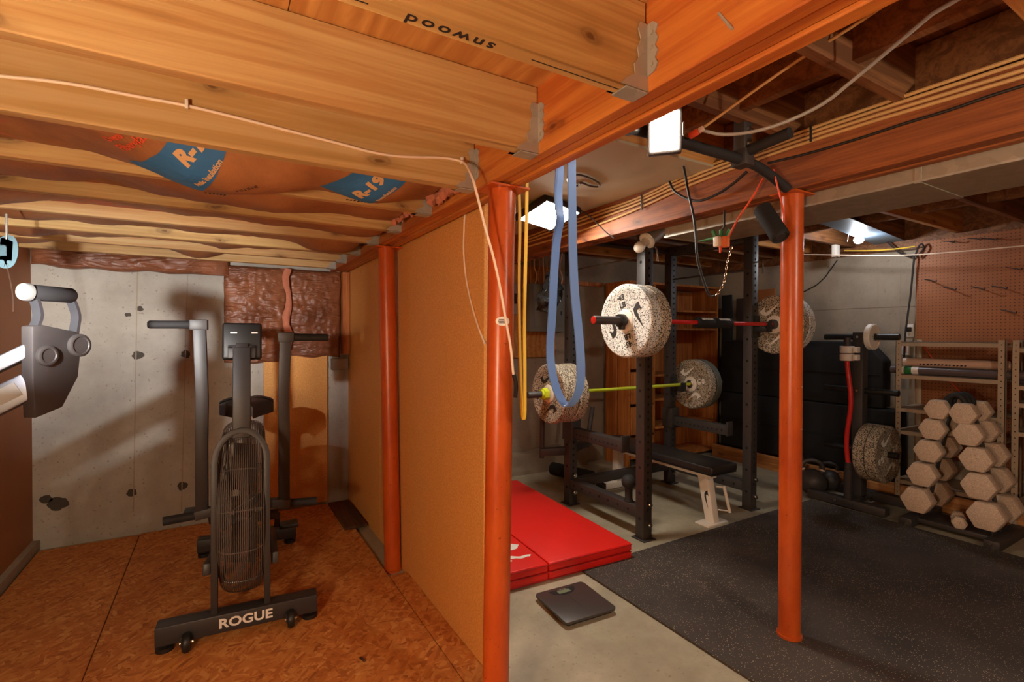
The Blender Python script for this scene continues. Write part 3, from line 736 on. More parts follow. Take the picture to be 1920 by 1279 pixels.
a = p0+t1*.015+t2*.045+zz*-.066+rd*.1-t1*.022-V((0,.012,0))
G().lathe([(0,.016),(.012,.018),(.014,.0),(.026,.0),(.026,.012),(.03,.01),(.03,-.004)], a, (.25,-.97,0), 24).build('wheel_bolt', M['chrome'], rw, smooth=True)
e = p0+t1*.015+t2*.045+rd*.45
G().beam((e.x,e.y,.023), (e.x,e.y,e.z+.06), .09, .06).build('stand', M['grey_m'], rw, bevel=.005)
G().bb(e.x-.1, e.x+.25, e.y-.2, e.y+.2, .0215, .06).build('stand_base', M['grey_m'], rw, bevel=.005)
# ------------------------------------------------------------------ gym floor: mats and scale
tag(G().bb(1.785, 4.205, -1.4, 2.245, .0005, .013).build('rubber_mat', M['rubber'], None, bevel=.002, bseg=1), 'large black rubber floor mat with pale specks', 'gym mat')
fm = thing('folding_mat', 'red folding gymnastics mat with a white emblem, beside the rack', 'folding mat', (1.57, 2.9, 0))
RM = Matrix.Rotation(-.055, 4, 'Z'); RC = Matrix.Translation((2.15, 2.2, 0)) @ RM
for i, (x0, x1) in enumerate(((-.585, 0), (-1.17, -.592))):
    for j, (z0, z1) in enumerate(((.002, .049), (.052, .1))):
        G().bb(x0, x1, 0, 1.48, z0, z1).xf(RC).build('mat_panel', M['matred'], fm, bevel=.008, bseg=3)
for z in (.012, .05, .09):
    G().tube([RC @ V(p) for p in ((-1.165,-.001,z),(-.59,-.001,z),(0,-.001,z))], .0022, 6).build('piping', M['piping'], fm)
def emblem(poly):
    c = [P(u, v, z=.1012) for u, v in poly]
    G().add(c+[p-V((0,0,.001)) for p in c], [tuple(range(len(c)))]).build('emblem', M['whitep'], fm)
emblem(((930,1016),(950,1019),(960,1020),(968,1020.5),(973,1021),(970,1026),(971,1027),(968,1029),(962,1031),(957,1032),(945,1034),(930,1034)))
emblem(((925,1046),(945,1043),(957,1042.5),(968,1043.5),(976,1043.5),(981,1041.5),(987,1040),(995,1039.5),(994,1043),(988,1043.5),(983,1046),(977,1047.5),(967,1047),(957,1049),(940,1051),(925,1052)))
emblem(((950,1050),(958,1050),(961,1052),(958,1053.5),(950,1054)))
sc = thing('bathroom_scale', 'square black bathroom scale on the concrete beside the rubber mat', 'scale', (1.52, 1.955, 0))
cn = [P(*q, z=.03) for q in ((1003,1110),(1088,1087),(1160,1143),(1062,1173))]
cc = sum(cn, V((0,0,0)))/4; ex = ((cn[1]-cn[0])+(cn[2]-cn[3])).normalized(); ex.z = 0; ey = V((-ex.y, ex.x, 0))
hs = .148
def sq(h, r, n=5):
    out = []
    for cx, cy, a0 in ((h-r,h-r,0),(-h+r,h-r,PI/2),(-h+r,-h+r,PI),(h-r,-h+r,1.5*PI)):
        out += [(cx+r*math.cos(a0+PI/2*i/n), cy+r*math.sin(a0+PI/2*i/n)) for i in range(n+1)]
    return out
G().prism(sq(hs,.022), V((cc.x,cc.y,.018)), ex, ey, .012).build('glass_top', M['scaletop'], sc, bevel=.002)
G().prism(sq(hs-.012,.02), V((cc.x,cc.y,.006)), ex, ey, .013).build('base', M['blackp'], sc)
for a, b in ((-1,-1),(1,-1),(1,1),(-1,1)):
    q = V((cc.x,cc.y,0))+ex*a*(hs-.035)+ey*b*(hs-.035); G().cyl(q, q+V((0,0,.008)), .016, 14).build('foot', M['blackp'], sc)
top = V((cc.x,cc.y,.0302))
G().prism([(.075*math.cos(PI+PI*i/16), .125+.055*math.sin(PI+PI*i/16)) for i in range(17)], top, ex, ey, .0006).build('display_surround', M['blackp'], sc)
G().prism([(-.035,.085),(.035,.085),(.035,.112),(-.035,.112)], top+V((0,0,.0007)), ex, ey, .0008).build('display', M['screen'], sc)
G().prism([(-.0012,-.06),(.0012,-.06),(.0012,.06),(-.0012,.06)], top, ex, ey, .0008).build('centre_line', M['grey_m'], sc)
marks('maker_mark', 6, .007, .05, M['steelp'], sc, top+ey*.12, ex, ey, .0016)

# ------------------------------------------------------------------ power rack
rk = thing('power_rack', 'black steel power rack holding the two barbells', 'power rack', (3.01, 2.79, 0))
XA, XB, YA, YR = 2.44, 3.585, 2.39, 3.19
RB = M['blackm']
for x in (XA, XB):
    for y in (YA, YR):
        h = 2.17
        u = G().bb(x-.038, x+.038, y-.038, y+.038, .006, h).build('upright', RB, rk, bevel=.004)
        g = G()
        z = .2
        while z < h-.05:
            g.cyl((x, y-.0381, z), (x, y-.0386, z), .0095, 8); z += .05
        z = .14
        while z < h-.05:
            g.cyl((x-.0381, y, z), (x-.0386, y, z), .0105, 8); z += .17
        g.build('bolt_holes', M['hole'], u, props={'kind': 'stuff'})
        G().bb(x-.055, x+.055, y-.06, y+.06, 0, .0065).build('foot_plate', RB, rk, bevel=.002)
        for zz_ in (.1, .235):
            b = G(); b.cyl((x+.012, y-.038, zz_), (x+.012, y-.05, zz_), .018, 6); b.cyl((x+.012,y-.05,zz_),(x+.012,y-.06,zz_),.011,8); b.build('bolt', M['chrome'], rk, smooth=False)
    for z0, z1 in ((.135, .21), (2.085, 2.16)):
        bm_ = G().bb(x-.036, x+.036, YA+.038, YR-.038, z0, z1).build('side_beam', RB, rk, bevel=.003)
        g = G()
        for i in range(7): g.cyl((x-.0361, YA+.11+i*.1, (z0+z1)/2), (x-.0366, YA+.11+i*.1, (z0+z1)/2), .0095, 8)
        g.build('bolt_holes', M['hole'], bm_, props={'kind': 'stuff'})
    # safety arm reaching forward from the rear upright
    arm = G().bb(x-.032, x+.032, 2.575, YR-.04, .545, .625).build('safety_arm', RB, rk, bevel=.003)
    g = G()
    for i in range(11): g.cyl((x-.0321, 2.62+i*.045, .58), (x-.0327, 2.62+i*.045, .58), .007, 8)
    g.build('bolt_holes', M['hole'], arm, props={'kind': 'stuff'})
    G().bb(x-.036, x+.036, 2.562, 2.576, .54, .655).build('arm_stop', RB, rk, bevel=.002)
    G().bb(x-.05, x+.05, YR-.07, YR+.045, .52, .7).build('arm_bracket', RB, rk, bevel=.004)
    # hooks for the bars
    for y, z in ((YA, 1.445), (YR, .915)):
        j = G().bb(x-.03, x+.03, y-.155, y-.038, z-.06, z-.018); j.bb(x-.03, x+.03, y-.16, y-.148, z-.06, z+.02); j.bb(x-.042, x+.042, y-.05, y-.036, z-.1, z+.07)
        j.build('bar_hook', M['blackp'], rk, bevel=.003)
    hk = [(x+.02, YA-.036, 1.93), (x+.02, YA-.07, 1.935), (x+.02, YA-.085, 1.92), (x+.02, YA-.088, 1.84)]
    G().tube([V(p) for p in hk], .006, 8, smooth=2).build('band_hook', M['chrome'], rk, smooth=True)
for y in (YA, YR):
    G().cyl((XA+.03, y, 2.12), (XB-.03, y, 2.12), .018, 16).build('pull_up_bar', RB, rk, smooth=True)
G().bb(XA+.038, XB-.038, YR-.03, YR+.03, .13, .2).build('rear_beam', RB, rk, bevel=.003)
G().tube([P(1262,524,x=XB-.045), P(1408,506,x=XB-.045)], .008, 8).build('brace_bar', RB, rk)
# dip bars behind the left rear upright
da, db_ = V((2.235, 3.3, .42)), V((2.43, 3.235, .42))
G().beam(da-V((.02,0,0)), db_, .06, .06).build('dip_arm', RB, rk, bevel=.004)
G().cyl(da-V((0,0,.05)), P(1017,775,y=3.3), .02, 16).build('dip_handle', RB, rk, smooth=True)
q0 = P(1100,822,y=3.42); G().cyl(q0-V((.0,0,.08)), P(1111,763,y=3.42), .02, 16).build('dip_handle', RB, rk, smooth=True)
G().beam(V((2.46,3.235,.42)), V((q0.x+.02,3.42,.42)), .06, .06).build('dip_arm', RB, rk, bevel=.004)

# ------------------------------------------------------------------ plates and bars
def plate(label, c, n, R=.225, t=.082, mat='plate', hub='white', logo='ink', rot=0, num='45', group=None, face=True):
    """bumper plate centred at c; its shown face looks along n"""
    n = V(n).normalized(); W0 = V((0,0,1)); U0 = W0.cross(n)
    U = U0*math.cos(rot)+W0*math.sin(rot); W = W0*math.cos(rot)-U0*math.sin(rot); c = V(c)
    t_ = thing('weight_plate', label, 'weight plate', c-V((0,0,R)), group=group)
    h = t/2; k = R/.225
    pr = [(.0262,-h+.012),(.06*k,-h+.012),(.066*k,-h+.004),(.17*k,-h+.004),(.178*k,-h),(R-.008,-h),(R,-h+.008),(R,h-.008),(R-.008,h),(.178*k,h),(.17*k,h-.004),(.066*k,h-.004),(.06*k,h-.012),(.0262,h-.012)]
    G().lathe(pr, c, n, 56, True).build('rubber_disc', M[mat], t_, smooth=True)
    G().lathe([(.026,-h+.002),(.068*k,-h+.002),(.072*k,-h+.012),(.072*k,h-.012),(.068*k,h-.002),(.06*k,h+.001),(.026,h+.001)], c, n, 40, True).build('hub', M[hub], t_, smooth=True)
    if face:
        f = c+n*(h-.0036)
        for s in (1, -1):
            G().prism([(a*.17*k*s, b*.17*k*s) for a, b in SWOOSH], f+W*s*.118*k, U, W, .0012).build('emblem', M[logo], t_)
        for s in (1, -1):
            lettering('numeral', num+'\nLB', .046*k, M[logo], t_, f+U*s*.122*k+n*.0008, W*-s, U*s, .0014, 1.1, .0016)
    return t_
def barbell(label, x0, y, z, mat, cap, pads=False):
    t = thing('barbell', label, 'barbell', (x0+1.1, y, z-.02))
    G().cyl((x0+.42,y,z),(x0+1.78,y,z),.0145,16).build('shaft', M[mat], t, smooth=True)
    for s, a in ((1, x0), (-1, x0+2.2)):
        G().lathe([(0,0),(.022,0),(.025,.004),(.025,.415),(0,.415)], (a,y,z), (s,0,0), 28).build('sleeve', M['blackm'], t, smooth=True)
        G().lathe([(.012,.415),(.037,.415),(.037,.445),(.03,.45),(.012,.45)], (a,y,z), (s,0,0), 28).build('shoulder', M['chrome'] if not pads else M['blackm'], t, smooth=True)
        G().lathe([(0,-.002),(.014,-.002),(.0225,-.001),(.0225,.004),(0,.004)], (a,y,z), (s,0,0), 24).build('end_cap', M[cap], t, smooth=True)
    return t
RBY, RBZ = 2.25, 1.445
bb1 = barbell('red barbell racked high on the front of the power rack', 1.885, RBY, RBZ, 'redbar', 'redbar', True)
for x0, x1 in ((2.78, 2.95), (2.955, 3.14)):
    pd = G().lathe([(.016,0),(.032,.0),(.036,.006),(.036,x1-x0-.006),(.032,x1-x0),(.016,x1-x0)], (x0,RBY,RBZ), (1,0,0), 28, True).build('grip_pad', M['foam'], bb1, smooth=True)
    marks('lettering', 9, .02, .12, M['whitep'], pd, ((x0+x1)/2, RBY-.027, RBZ+.0245), (1,0,0), (0,.68,.73))
for k, (x, lb) in enumerate(((2.165, 'outermost black-flecked white plate at the near end of the red barbell'), (2.25, 'inner flecked plate at the near end of the red barbell, against the shoulder'))):
    plate(lb, (x+.005, RBY, RBZ), (-1,0,0), rot=-1.35, mat='plate' if k == 0 else 'plate_b', group='plates on the red barbell', face=k == 0)
for k, (x, lb) in enumerate(((3.71, 'inner flecked plate at the far end of the red barbell, behind the orange post'), (3.795, 'outermost flecked plate at the far end of the red barbell'))):
    plate(lb, (x, RBY, RBZ), (-1,0,0), rot=.3, mat='plate_b' if k == 0 else 'plate', logo='whitep', group='plates on the red barbell', face=k == 0)
cl = thing('bar_collar', 'black clamp collar on the near end of the red barbell', 'collar', (2.1, RBY, RBZ-.04))
G().lathe([(.0255,-.02),(.038,-.02),(.041,-.015),(.041,.015),(.038,.02),(.0255,.02)], (2.1,RBY,RBZ), (1,0,0), 28, True).build('ring', M['blackp'], cl, smooth=True)
G().box((2.095,RBY-.012,RBZ-.043), (.03,.03,.022)).build('lever', M['blackp'], cl, bevel=.004)
GBY, GBZ = 3.075, .915
barbell('lime green barbell racked low at the back of the power rack', 1.955, GBY, GBZ, 'greenbar', 'blackm')
for k, (x, t, lb) in enumerate(((2.165,.06,'outermost of three plates at the near end of the green barbell'), (2.235,.07,'middle one of three plates at the near end of the green barbell'), (2.318,.085,'innermost of three plates at the near end of the green barbell'))):
    plate(lb, (x, GBY, GBZ), (-1,0,0), t=t-.004, R=.225-.004*(k == 1), mat='plate_b', logo='ink', rot=.2+k, group='plates on the green barbell', face=k == 0)
for k, (x, t, m_, lb) in enumerate(((3.76,.085,'plate_b','white-logo flecked plate at the far end of the green barbell'), (3.845,.07,'plate_g','grey green plate outermost at the far end of the green barbell'))):
    plate(lb, (x, GBY, GBZ), (-1,0,0), t=t-.004, mat=m_, logo='whitep', rot=.25, group='plates on the green barbell', face=k == 0)
cl = thing('bar_collar', 'lime green star-shaped collar on the near end of the green barbell', 'collar', (2.11, GBY, GBZ-.05))
st_ = [((.047 if i % 2 else .04)*math.cos(2*PI*i/12), (.047 if i % 2 else .04)*math.sin(2*PI*i/12)) for i in range(12)]
G().prism(st_, (2.128,GBY,GBZ), (0,-1,0), (0,0,1), .04).build('knob_body', M['greenbar'], cl, bevel=.003)
G().lathe([(.0255,0),(.032,0),(.032,.018),(.0255,.018)], (2.088,GBY,GBZ), (-1,0,0), 24, True).build('ring', M['greenbar'], cl, smooth=True)

# ------------------------------------------------------------------ bench and small things in the rack
bn = thing('flat_bench', 'flat weight bench with a black pad and white frame inside the rack', 'bench', (3.07, 2.85, 0))
G().bb(2.935, 3.215, 2.235, 3.455, .385, .44).build('pad', M['vinyl'], bn, bevel=.014, bseg=3)
G().bb(2.94, 3.21, 2.24, 3.45, .378, .386).build('pad_board', M['blackp'], bn)
G().bb(3.04, 3.11, 2.33, 3.36, .325, .378).build('spine', M['white'], bn, bevel=.003)
leg = G(); leg.prism([(2.30,.012),(2.375,.012),(2.45,.345),(2.36,.345)], (3.045,0,0), (0,1,0), (0,0,1), .06)
lo = leg.build('front_leg', M['white'], bn, bevel=.003)
G().prism([(a*.1, b*.13) for a, b in [(x*.0+y_*.9, -x) for x, y_ in SWOOSH]], (3.0445, 2.365, .17), (0,-1,0), (0,0,1), .0012).build('emblem', M['ink'], lo)
G().bb(2.965, 3.185, 2.285, 2.40, 0, .012).build('front_foot', M['white'], bn, bevel=.002)
G().beam((3.08,3.33,.05), (3.08,3.33,.34), .075, .065, (0,1,0)).build('rear_leg', M['white'], bn, bevel=.003)
G().bb(2.90, 3.26, 3.295, 3.365, .006, .06).build('rear_foot', M['white'], bn, bevel=.004)
for x in (2.885, 3.275): G().bb(x-.02, x+.02, 3.285, 3.375, 0, .066).build('end_cap', M['blackp'], bn, bevel=.006)
hd = G(); hd.cyl((3.145,2.245,.09),(3.13,2.285,.275),.011,14)
hd.build('handle', M['white'], bn, smooth=True)
G().tube([(3.1,2.325,.265),(3.13,2.285,.265)], .005, 8).build('handle_stay', M['white'], bn)
G().tube([(3.1,2.31,.1),(3.144,2.25,.1)], .005, 8).build('handle_stay', M['white'], bn)
fr = thing('foam_roller', 'black foam roller lying on the floor behind the rack base', 'foam roller', (2.82, 3.72, 0))
ra, rb_ = V((2.80,3.95,.062)), V((2.93,3.5,.062)); dr = (rb_-ra).normalized(); ln = (rb_-ra).length
G().lathe([(.02,0),(.055,0),(.06,.006),(.06,ln*.45),(.057,ln*.46),(.057,ln*.48),(.06,ln*.49),(.06,ln-.006),(.055,ln),(.02,ln)], ra, dr, 32, True).build('foam_tube', M['foam'], fr, smooth=True)
G().lathe([(.0,.01),(.03,.01),(.03,ln-.01),(0,ln-.01)], ra, dr, 20).build('core', M['blackp'], fr, smooth=True)
bg = thing('ball_grip', 'black ball-topped grip standing on the low side beam of the rack', 'grip', (2.44, 2.53, .21))
G().lathe([(0,0),(.03,0),(.032,.004),(.026,.02),(.026,.1),(0,.1)], (2.44,2.53,.2105), (0,0,1), 24).build('stem', M['blackr'], bg, smooth=True)
G().sphere((2.44,2.53,.345), .05, 24, 16).build('ball', M['blackr'], bg, smooth=True)
# black plastic bag hung on the rear upright
bgc = P(1035, 545, y=3.02)
bag = G().sphere(bgc, 1, 40, 28, (.075,.06,.16))
for p in bag.v:
    q = p-bgc; tz = (q.z+.16)/.32
    s = .5+1.0*(1-tz)**.7+.25*mnoise.noise(q*18); p.x = bgc.x+q.x*s-.1*max(0, .45-tz)*1.3; p.y = bgc.y+q.y*s
    p += mnoise.noise_vector(q*22)*.03+mnoise.noise_vector(q*55)*.012
bg_ = thing('plastic_bag', 'crumpled shiny black bag hanging behind the blue band', 'bag', bgc-V((0,0,.18)))
bag.build('film', M['bag'], bg_, smooth=True)
G().tube([bgc+V((.01,0,.13)), bgc+V((.02,.01,.3)), bgc+V((.05,.05,.5))], .006, 8, smooth=1).build('hang_strap', M['bag'], bg_, smooth=True)
# ------------------------------------------------------------------ against the back wall
pw = thing('panel_backer', 'orange plywood backer board on the wall under the grey panel', 'board', (2.7, 4.15, 1.1))
G().bb(2.40, 2.98, 4.145, 4.168, 1.14, 2.05).build('plywood', M['ply'], pw, bevel=.001, bseg=1)
bp = thing('breaker_panel', 'grey steel electrical panel with cables entering from above', 'electrical panel', (2.8, 4.1, 1.39))
G().bb(2.60, 3.06, 4.06, 4.144, 1.395, 1.865).build('cabinet', M['panelg'], bp, bevel=.003)
d_ = G().bb(2.66, 3.0, 4.054, 4.06, 1.44, 1.72).build('door', M['panelg'], bp, bevel=.002)
G().bb(2.97, 2.985, 4.048, 4.054, 1.56, 1.6).build('latch', M['blackp'], d_)
for k in range(8):
    x = 2.64+.052*k; dx = .03*math.sin(k*2.1)
    G().tube([(x,4.1,1.86),(x+dx,4.1,1.95),(x-dx*.6,4.11,2.05),(x+dx,4.11,2.2)], .0065, 6, smooth=1).build('feed_cable', M['cable'] if k % 2 else M['romex'], bp, smooth=True)
sw = thing('switch_box', 'small pale switch box beside the grey electrical panel', 'switch', (2.46, 4.1, 1.53))
G().bb(2.425, 2.5, 4.09, 4.144, 1.56, 1.86).build('box_body', M['steelp'], sw, bevel=.004)
G().bb(2.445, 2.48, 4.084, 4.09, 1.66, 1.76).build('switch_plate', M['blackp'], sw, bevel=.002)
tag(G().cyl(P(1080,506,y=4.168), P(1215,479,y=3.228), .008, 10).build('thin_pipe', M['steelp'], None, smooth=True), 'thin pale pipe slanting behind the front rack upright', 'pipe')
tag(G().bb(3.0, 3.6, 4.13, 4.165, 1.885, 1.93).build('wall_batten', M['stud'], None, bevel=.002), 'pale wooden batten on the back wall behind the racked plates', 'batten')

# bookcase
bc = thing('bookcase', 'orange wooden bookcase with drawers and open shelves in the back corner', 'bookcase', (4.35, 3.95, 0))
BX0, BX1, BY0, BY1 = 3.62, 5.03, 3.76, 4.12
for x in (BX0, 3.98, BX1-.022): G().bb(x, x+.022, BY0, BY1, .0, 1.9).build('side_board', M['case'], bc, bevel=.002, bseg=1)
G().bb(BX0, BX1, BY1-.008, BY1, .02, 1.88).build('back_board', M['case'], bc)
G().bb(BX0-.01, BX1+.01, BY0-.015, BY1, 1.9, 1.925).build('top_board', M['case'], bc, bevel=.003)
for z in (.03, .36, .66, .92, 1.42, 1.62):
    G().bb(4.003, BX1-.023, BY0+.002, BY1-.009, z, z+.022).build('shelf', M['case'], bc, bevel=.002, bseg=1)
for i, (z0, z1) in enumerate(((.08,.3),(.33,.62),(.65,.98),(1.01,1.2))):
    dd = G().bb(BX0+.026, 3.976, BY0-.012, BY0+.01, z0, z1).build('drawer', M['case'], bc, bevel=.005)
    G().lathe([(0,0),(.008,0),(.008,.012),(.016,.018),(.014,.028),(0,.03)], ((BX0+3.98)/2-.05,BY0-.012,(z0+z1)/2), (0,-1,0), 16).build('knob', M['stud'], dd, smooth=True)
tag(G().bb(3.575, 3.595, 3.9, 3.925, 0, 1.3).build('long_stick', M['stud'], None, bevel=.003), 'thin pale stick leaning upright at the left side of the bookcase', 'stick')

# black padded panels and dark boards along the right wall
for k, (y0, y1, z0, z1, lb) in enumerate(((2.02, 3.6, .74, 1.31, 'upper black padded panel along the right wall'), (1.9, 3.6, .15, .735, 'lower black padded panel along the right wall'))):
    t = thing('padded_panel', lb, 'padded panel', (4.9, 2.8, z0), group='black padded panels')
    c = [(y0+.14*(k == 0), z1), (y1, z1), (y1, z0), (y0, z0), (y0, z1-.14*(k == 0)-.02)]
    G().prism([(a, b) for a, b in c], (4.86,0,0), (0,1,0), (0,0,1), .16).build('pad', M['foam'], t, bevel=.015, bseg=3)
    G().tube([(4.858,y0+.02,(z0+z1)/2),(4.858,y1,(z0+z1)/2)], .003, 6).build('seam', M['blackp'], t)
for (y0, y1, z1, m_, lb) in ((3.62, 3.74, 1.83, 'foam', 'tall black board standing beside the bookcase'), (3.38, 3.55, 1.78, 'blackm', 'tall dark grey board standing behind the padded panels'), (3.1, 3.3, 1.86, 'hard', 'tall brown board standing behind the padded panels')):
    tag(G().bb(5.06, 5.085, y0, y1, .01, z1).build('leaning_board', M[m_], None, bevel=.002), lb, 'board')
tag(G().bb(4.80, 4.838, 1.0, 3.66, 0, .14).build('floor_plank', M['board_y'], None, bevel=.003), 'long pale plank on edge along the floor by the right wall', 'plank')

# ------------------------------------------------------------------ pegboard and shelving
pg = thing('pegboard', 'large brown pegboard with metal hooks above the shelving', 'pegboard', (5.19, 1.2, .35))
G().bb(5.165, 5.18, -1.2, 1.905, .35, 2.165).build('board', M['peg'], pg, bevel=.001, bseg=1)
for u, v in ((1747,527),(1783,542),(1836,541),(1876,540),(1780,455),(1830,450),(1857,450),(1893,585),(1903,505)):
    p = P(u, v, x=5.163)
    G().tube([p+V((0,.05,.02)), p+V((-.012,.02,.012)), p+V((-.04,-.02,.0)), p+V((-.06,-.05,-.018)), p+V((-.07,-.055,.0))], .0038, 6, smooth=1).build('peg_hook', M['blackm'], pg, smooth=True)
def shelving(label, y0, y1, shelves):
    t = thing('shelving_unit', label, 'shelving', (4.94, (y0+y1)/2, 0))
    for x in (4.75, 5.13):
        for y, s in ((y0, 1), (y1, -1)):
            sx = 1 if x < 5 else -1
            g = G().bb(min(x, x+.003*sx), max(x, x+.003*sx), min(y, y+.038*s), max(y, y+.038*s), 0, 1.33); g.bb(min(x, x+.038*sx), max(x, x+.038*sx), min(y, y+.003*s), max(y, y+.003*s), 0, 1.33)
            p = g.build('angle_post', M['shelf'], t)
            if x < 5:
                h = G()
                for i in range(30): h.cyl((x-.0003, y+.02*s, .05+.043*i), (x-.0006, y+.02*s, .05+.043*i), .004, 6)
                h.build('slots', M['hole'], p, props={'kind': 'stuff'})
    for z in shelves:
        g = G().bb(4.752, 5.13, y0+.004, y1-.004, z-.004, z); g.bb(4.752, 4.756, y0+.004, y1-.004, z-.034, z); g.bb(5.124, 5.128, y0+.004, y1-.004, z-.034, z)
        g.build('shelf', M['shelf'], t)
    return t
shelving('tan steel shelving unit behind the dumbbells', 1.228, 1.882, (1.312, 1.05, .782, .6, .2))
shelving('tan steel shelving unit cut by the right edge of the picture', .53, 1.195, (1.28, 1.02, .9, .7, .2))
def roll(name, label, y0, y1, x, z, r, mat):
    t = thing(name, label, 'roll', (x, (y0+y1)/2, z-r))
    G().lathe([(r*.55,0),(r,0),(r,y1-y0),(r*.55,y1-y0)], (x,y0,z), (0,1,0), 28, True).build('tube', M[mat], t, smooth=True); return t
r1 = roll('wrapped_roll', 'pale wrapped roll lying on top on the upper shelf', 1.235, 1.865, 4.86, 1.146, .034, 'roll')
marks('lettering', 13, .018, .3, M['ink'], r1, (4.827, 1.6, 1.137), (0,-1,0), (.25,0,.97))
r2 = roll('wrapped_roll', 'dark grey wrapped roll with a green and white label on the upper shelf', 1.1, 1.93, 4.80, 1.0835, .032, 'roll2')
for y0, y1, m_ in ((1.74, 1.87, 'whitep'), (1.785, 1.835, 'greenp')):
    G().lathe([(.0325+.0004*(m_ == 'greenp'),0),(.0325+.0004*(m_ == 'greenp'),y1-y0)], (4.80,y0,1.0835), (0,1,0), 28).build('label_band', M[m_], r2, smooth=True)
roll('cardboard_tube', 'dark tube lying on the shelf at the right edge of the picture', .55, 1.17, 4.86, 1.07, .049, 'roll2')
tag(G().tube([P(1730,645,x=5.15), P(1760,690,x=5.15), P(1800,735,x=5.15), P(1842,790,x=5.15), P(1860,830,x=5.15)], .006, 8, smooth=2).build('orange_cord', M['redc'], None, smooth=True), 'orange cord slanting down the pegboard behind the shelves', 'cord')
# outlets and cords on the right wall
ow = P(1707, 620, x=XR)
ob = thing('wall_outlet', 'wall outlet with black plug above the shelving corner', 'outlet', ow-V((0,0,.06)))
G().bb(XR-.012, XR-.001, ow.y-.03, ow.y+.03, ow.z-.055, ow.z+.055).build('outlet_plate', M['whitep'], ob, bevel=.003)
G().bb(XR-.04, XR-.012, ow.y-.015, ow.y+.02, ow.z-.01, ow.z+.03).build('plug', M['blackp'], ob, bevel=.004)
o2 = P(1700, 655, x=XR)
ob = thing('wall_outlet', 'pale outlet box just below the top of the shelving', 'outlet', o2-V((0,0,.05)))
G().bb(XR-.03, XR-.001, o2.y-.03, o2.y+.03, o2.z-.05, o2.z+.05).build('outlet_plate', M['whitep'], ob, bevel=.004)
for y in (-.0,): G().bb(XR-.034, XR-.03, o2.y-.012, o2.y+.012, o2.z-.03, o2.z+.03).build('sockets', M['orangep'], ob, bevel=.002)
cd = [(1614,400),(1640,425),(1660,450),(1690,478),(1708,482),(1715,478),(1712,500),(1708,550),(1702,590),(1697,630),(1694,690)]
tag(G().tube([P(u, v, x=5.12) for u, v in cd], .0075, 8, smooth=2).build('black_cord', M['blackc'], None, smooth=True), 'black cord running down the concrete wall left of the pegboard', 'cord')
cd = [(1716,480),(1722,462),(1728,456),(1733,463),(1728,472),(1718,482)]
tag(G().tube([P(u, v, x=5.11) for u, v in cd], .0075, 8, smooth=2).build('cord_coil', M['blackc'], None, smooth=True), 'small coil of black cord at the corner of the pegboard', 'cord')
tag(G().tube([P(1505,477,x=4.9), P(1560,478,x=4.9), P(1640,480,x=4.9), P(1720,478,x=4.9), P(1800,472,x=4.9), P(1920,461,x=4.9), P(1990,455,x=4.9), V((4.9,-.4,2.24))], .005, 6, smooth=2).build('clothes_line', M['cable'], None, smooth=True), 'white line strung under the joists in front of the pegboard', 'line')
tag(G().tube([P(1505,548,x=5.18), P(1540,530,x=5.18), P(1570,488,x=5.18)], .005, 6, smooth=1).build('black_cord', M['blackc'], None, smooth=True), 'thin black cord slanting across the bare concrete wall', 'cord')
tag(G().tube([P(1583,470,x=5.1), P(1640,470,x=5.1), P(1690,466,x=5.1), P(1716,462,x=5.1)], .006, 6, smooth=1).build('yellow_cord', M['yel'], None, smooth=True), 'yellow cord lying along the top of the concrete wall', 'cord')
wbk = P(1567, 470, y=2.439)
tag(G().bb(wbk.x-.035, wbk.x+.035, wbk.y-.02, wbk.y+.02, wbk.z-.06, JZ-.0005).build('white_bracket', M['white'], None, bevel=.003), 'white painted block hanging from the joists left of the lit bulb', 'bracket')

# ------------------------------------------------------------------ plate tree
pt = thing('plate_tree', 'black plate storage tree with side pegs behind the rubber mat', 'plate rack', (4.45, 2.0, 0))
TX, TY = 4.5, 2.03
G().bb(TX-.045, TX+.045, TY-.04, TY+.04, .05, 1.39).build('column', M['blackm'], pt, bevel=.008)
G().bb(4.235, 4.315, 1.735, 2.3, .014, .075).build('front_foot', M['blackm'], pt, bevel=.005)
G().bb(4.64, 4.71, 1.72, 2.3, .0005, .075).build('rear_foot', M['blackm'], pt, bevel=.005)
G().bb(4.31, 4.64, TY-.04, TY+.04, .016, .07).build('base_beam', M['blackm'], pt, bevel=.005)
for z, s in ((1.35,1),(1.35,-1),(.915,1),(.915,-1),(.43,1),(.43,-1)):
    G().cyl((TX,TY+s*.035,z),(TX,TY+s*.27,z),.0245,22).build('peg', M['blackp'], pt, smooth=True)
for z in (1.35, .915, .43): G().cyl((TX-.045,TY,z),(TX-.053,TY,z),.011,6).build('bolt', M['chrome'], pt)
for y in (1.96, 2.08): G().cyl((4.235,y,.05),(4.226,y,.05),.012,6).build('bolt', M['chrome'], pt)
for x in (4.4, 4.5, 4.6): G().cyl((x,TY-.04,.05),(x,TY-.05,.05),.01,6).build('bolt', M['chrome'], pt)
HX, HY = 4.275, 2.005
G().cyl((HX,HY,.07),(HX,HY,.3),.03,24).build('bar_holder', M['blackm'], pt, smooth=True)
plate('small white plate on the top peg of the plate tree', (TX,1.945,1.35), (0,-1,0), R=.105, t=.045, mat='white', hub='plate_b', logo='white', face=False, group='plates on the plate tree')
for k, (y, lb) in enumerate(((1.945, 'inner flecked bumper plate on the low peg of the plate tree'), (1.862, 'outer flecked bumper plate on the low peg of the plate tree'))):
    plate(lb, (TX, y, .43), (0,-1,0), R=.225, t=.078, mat='plate_b', hub='plate_b', rot=.3, logo='whitep', face=k == 1, group='plates on the plate tree')
cb_ = thing('curl_bar', 'red curl bar standing upright in the plate tree holder', 'curl bar', (HX, HY, .075))
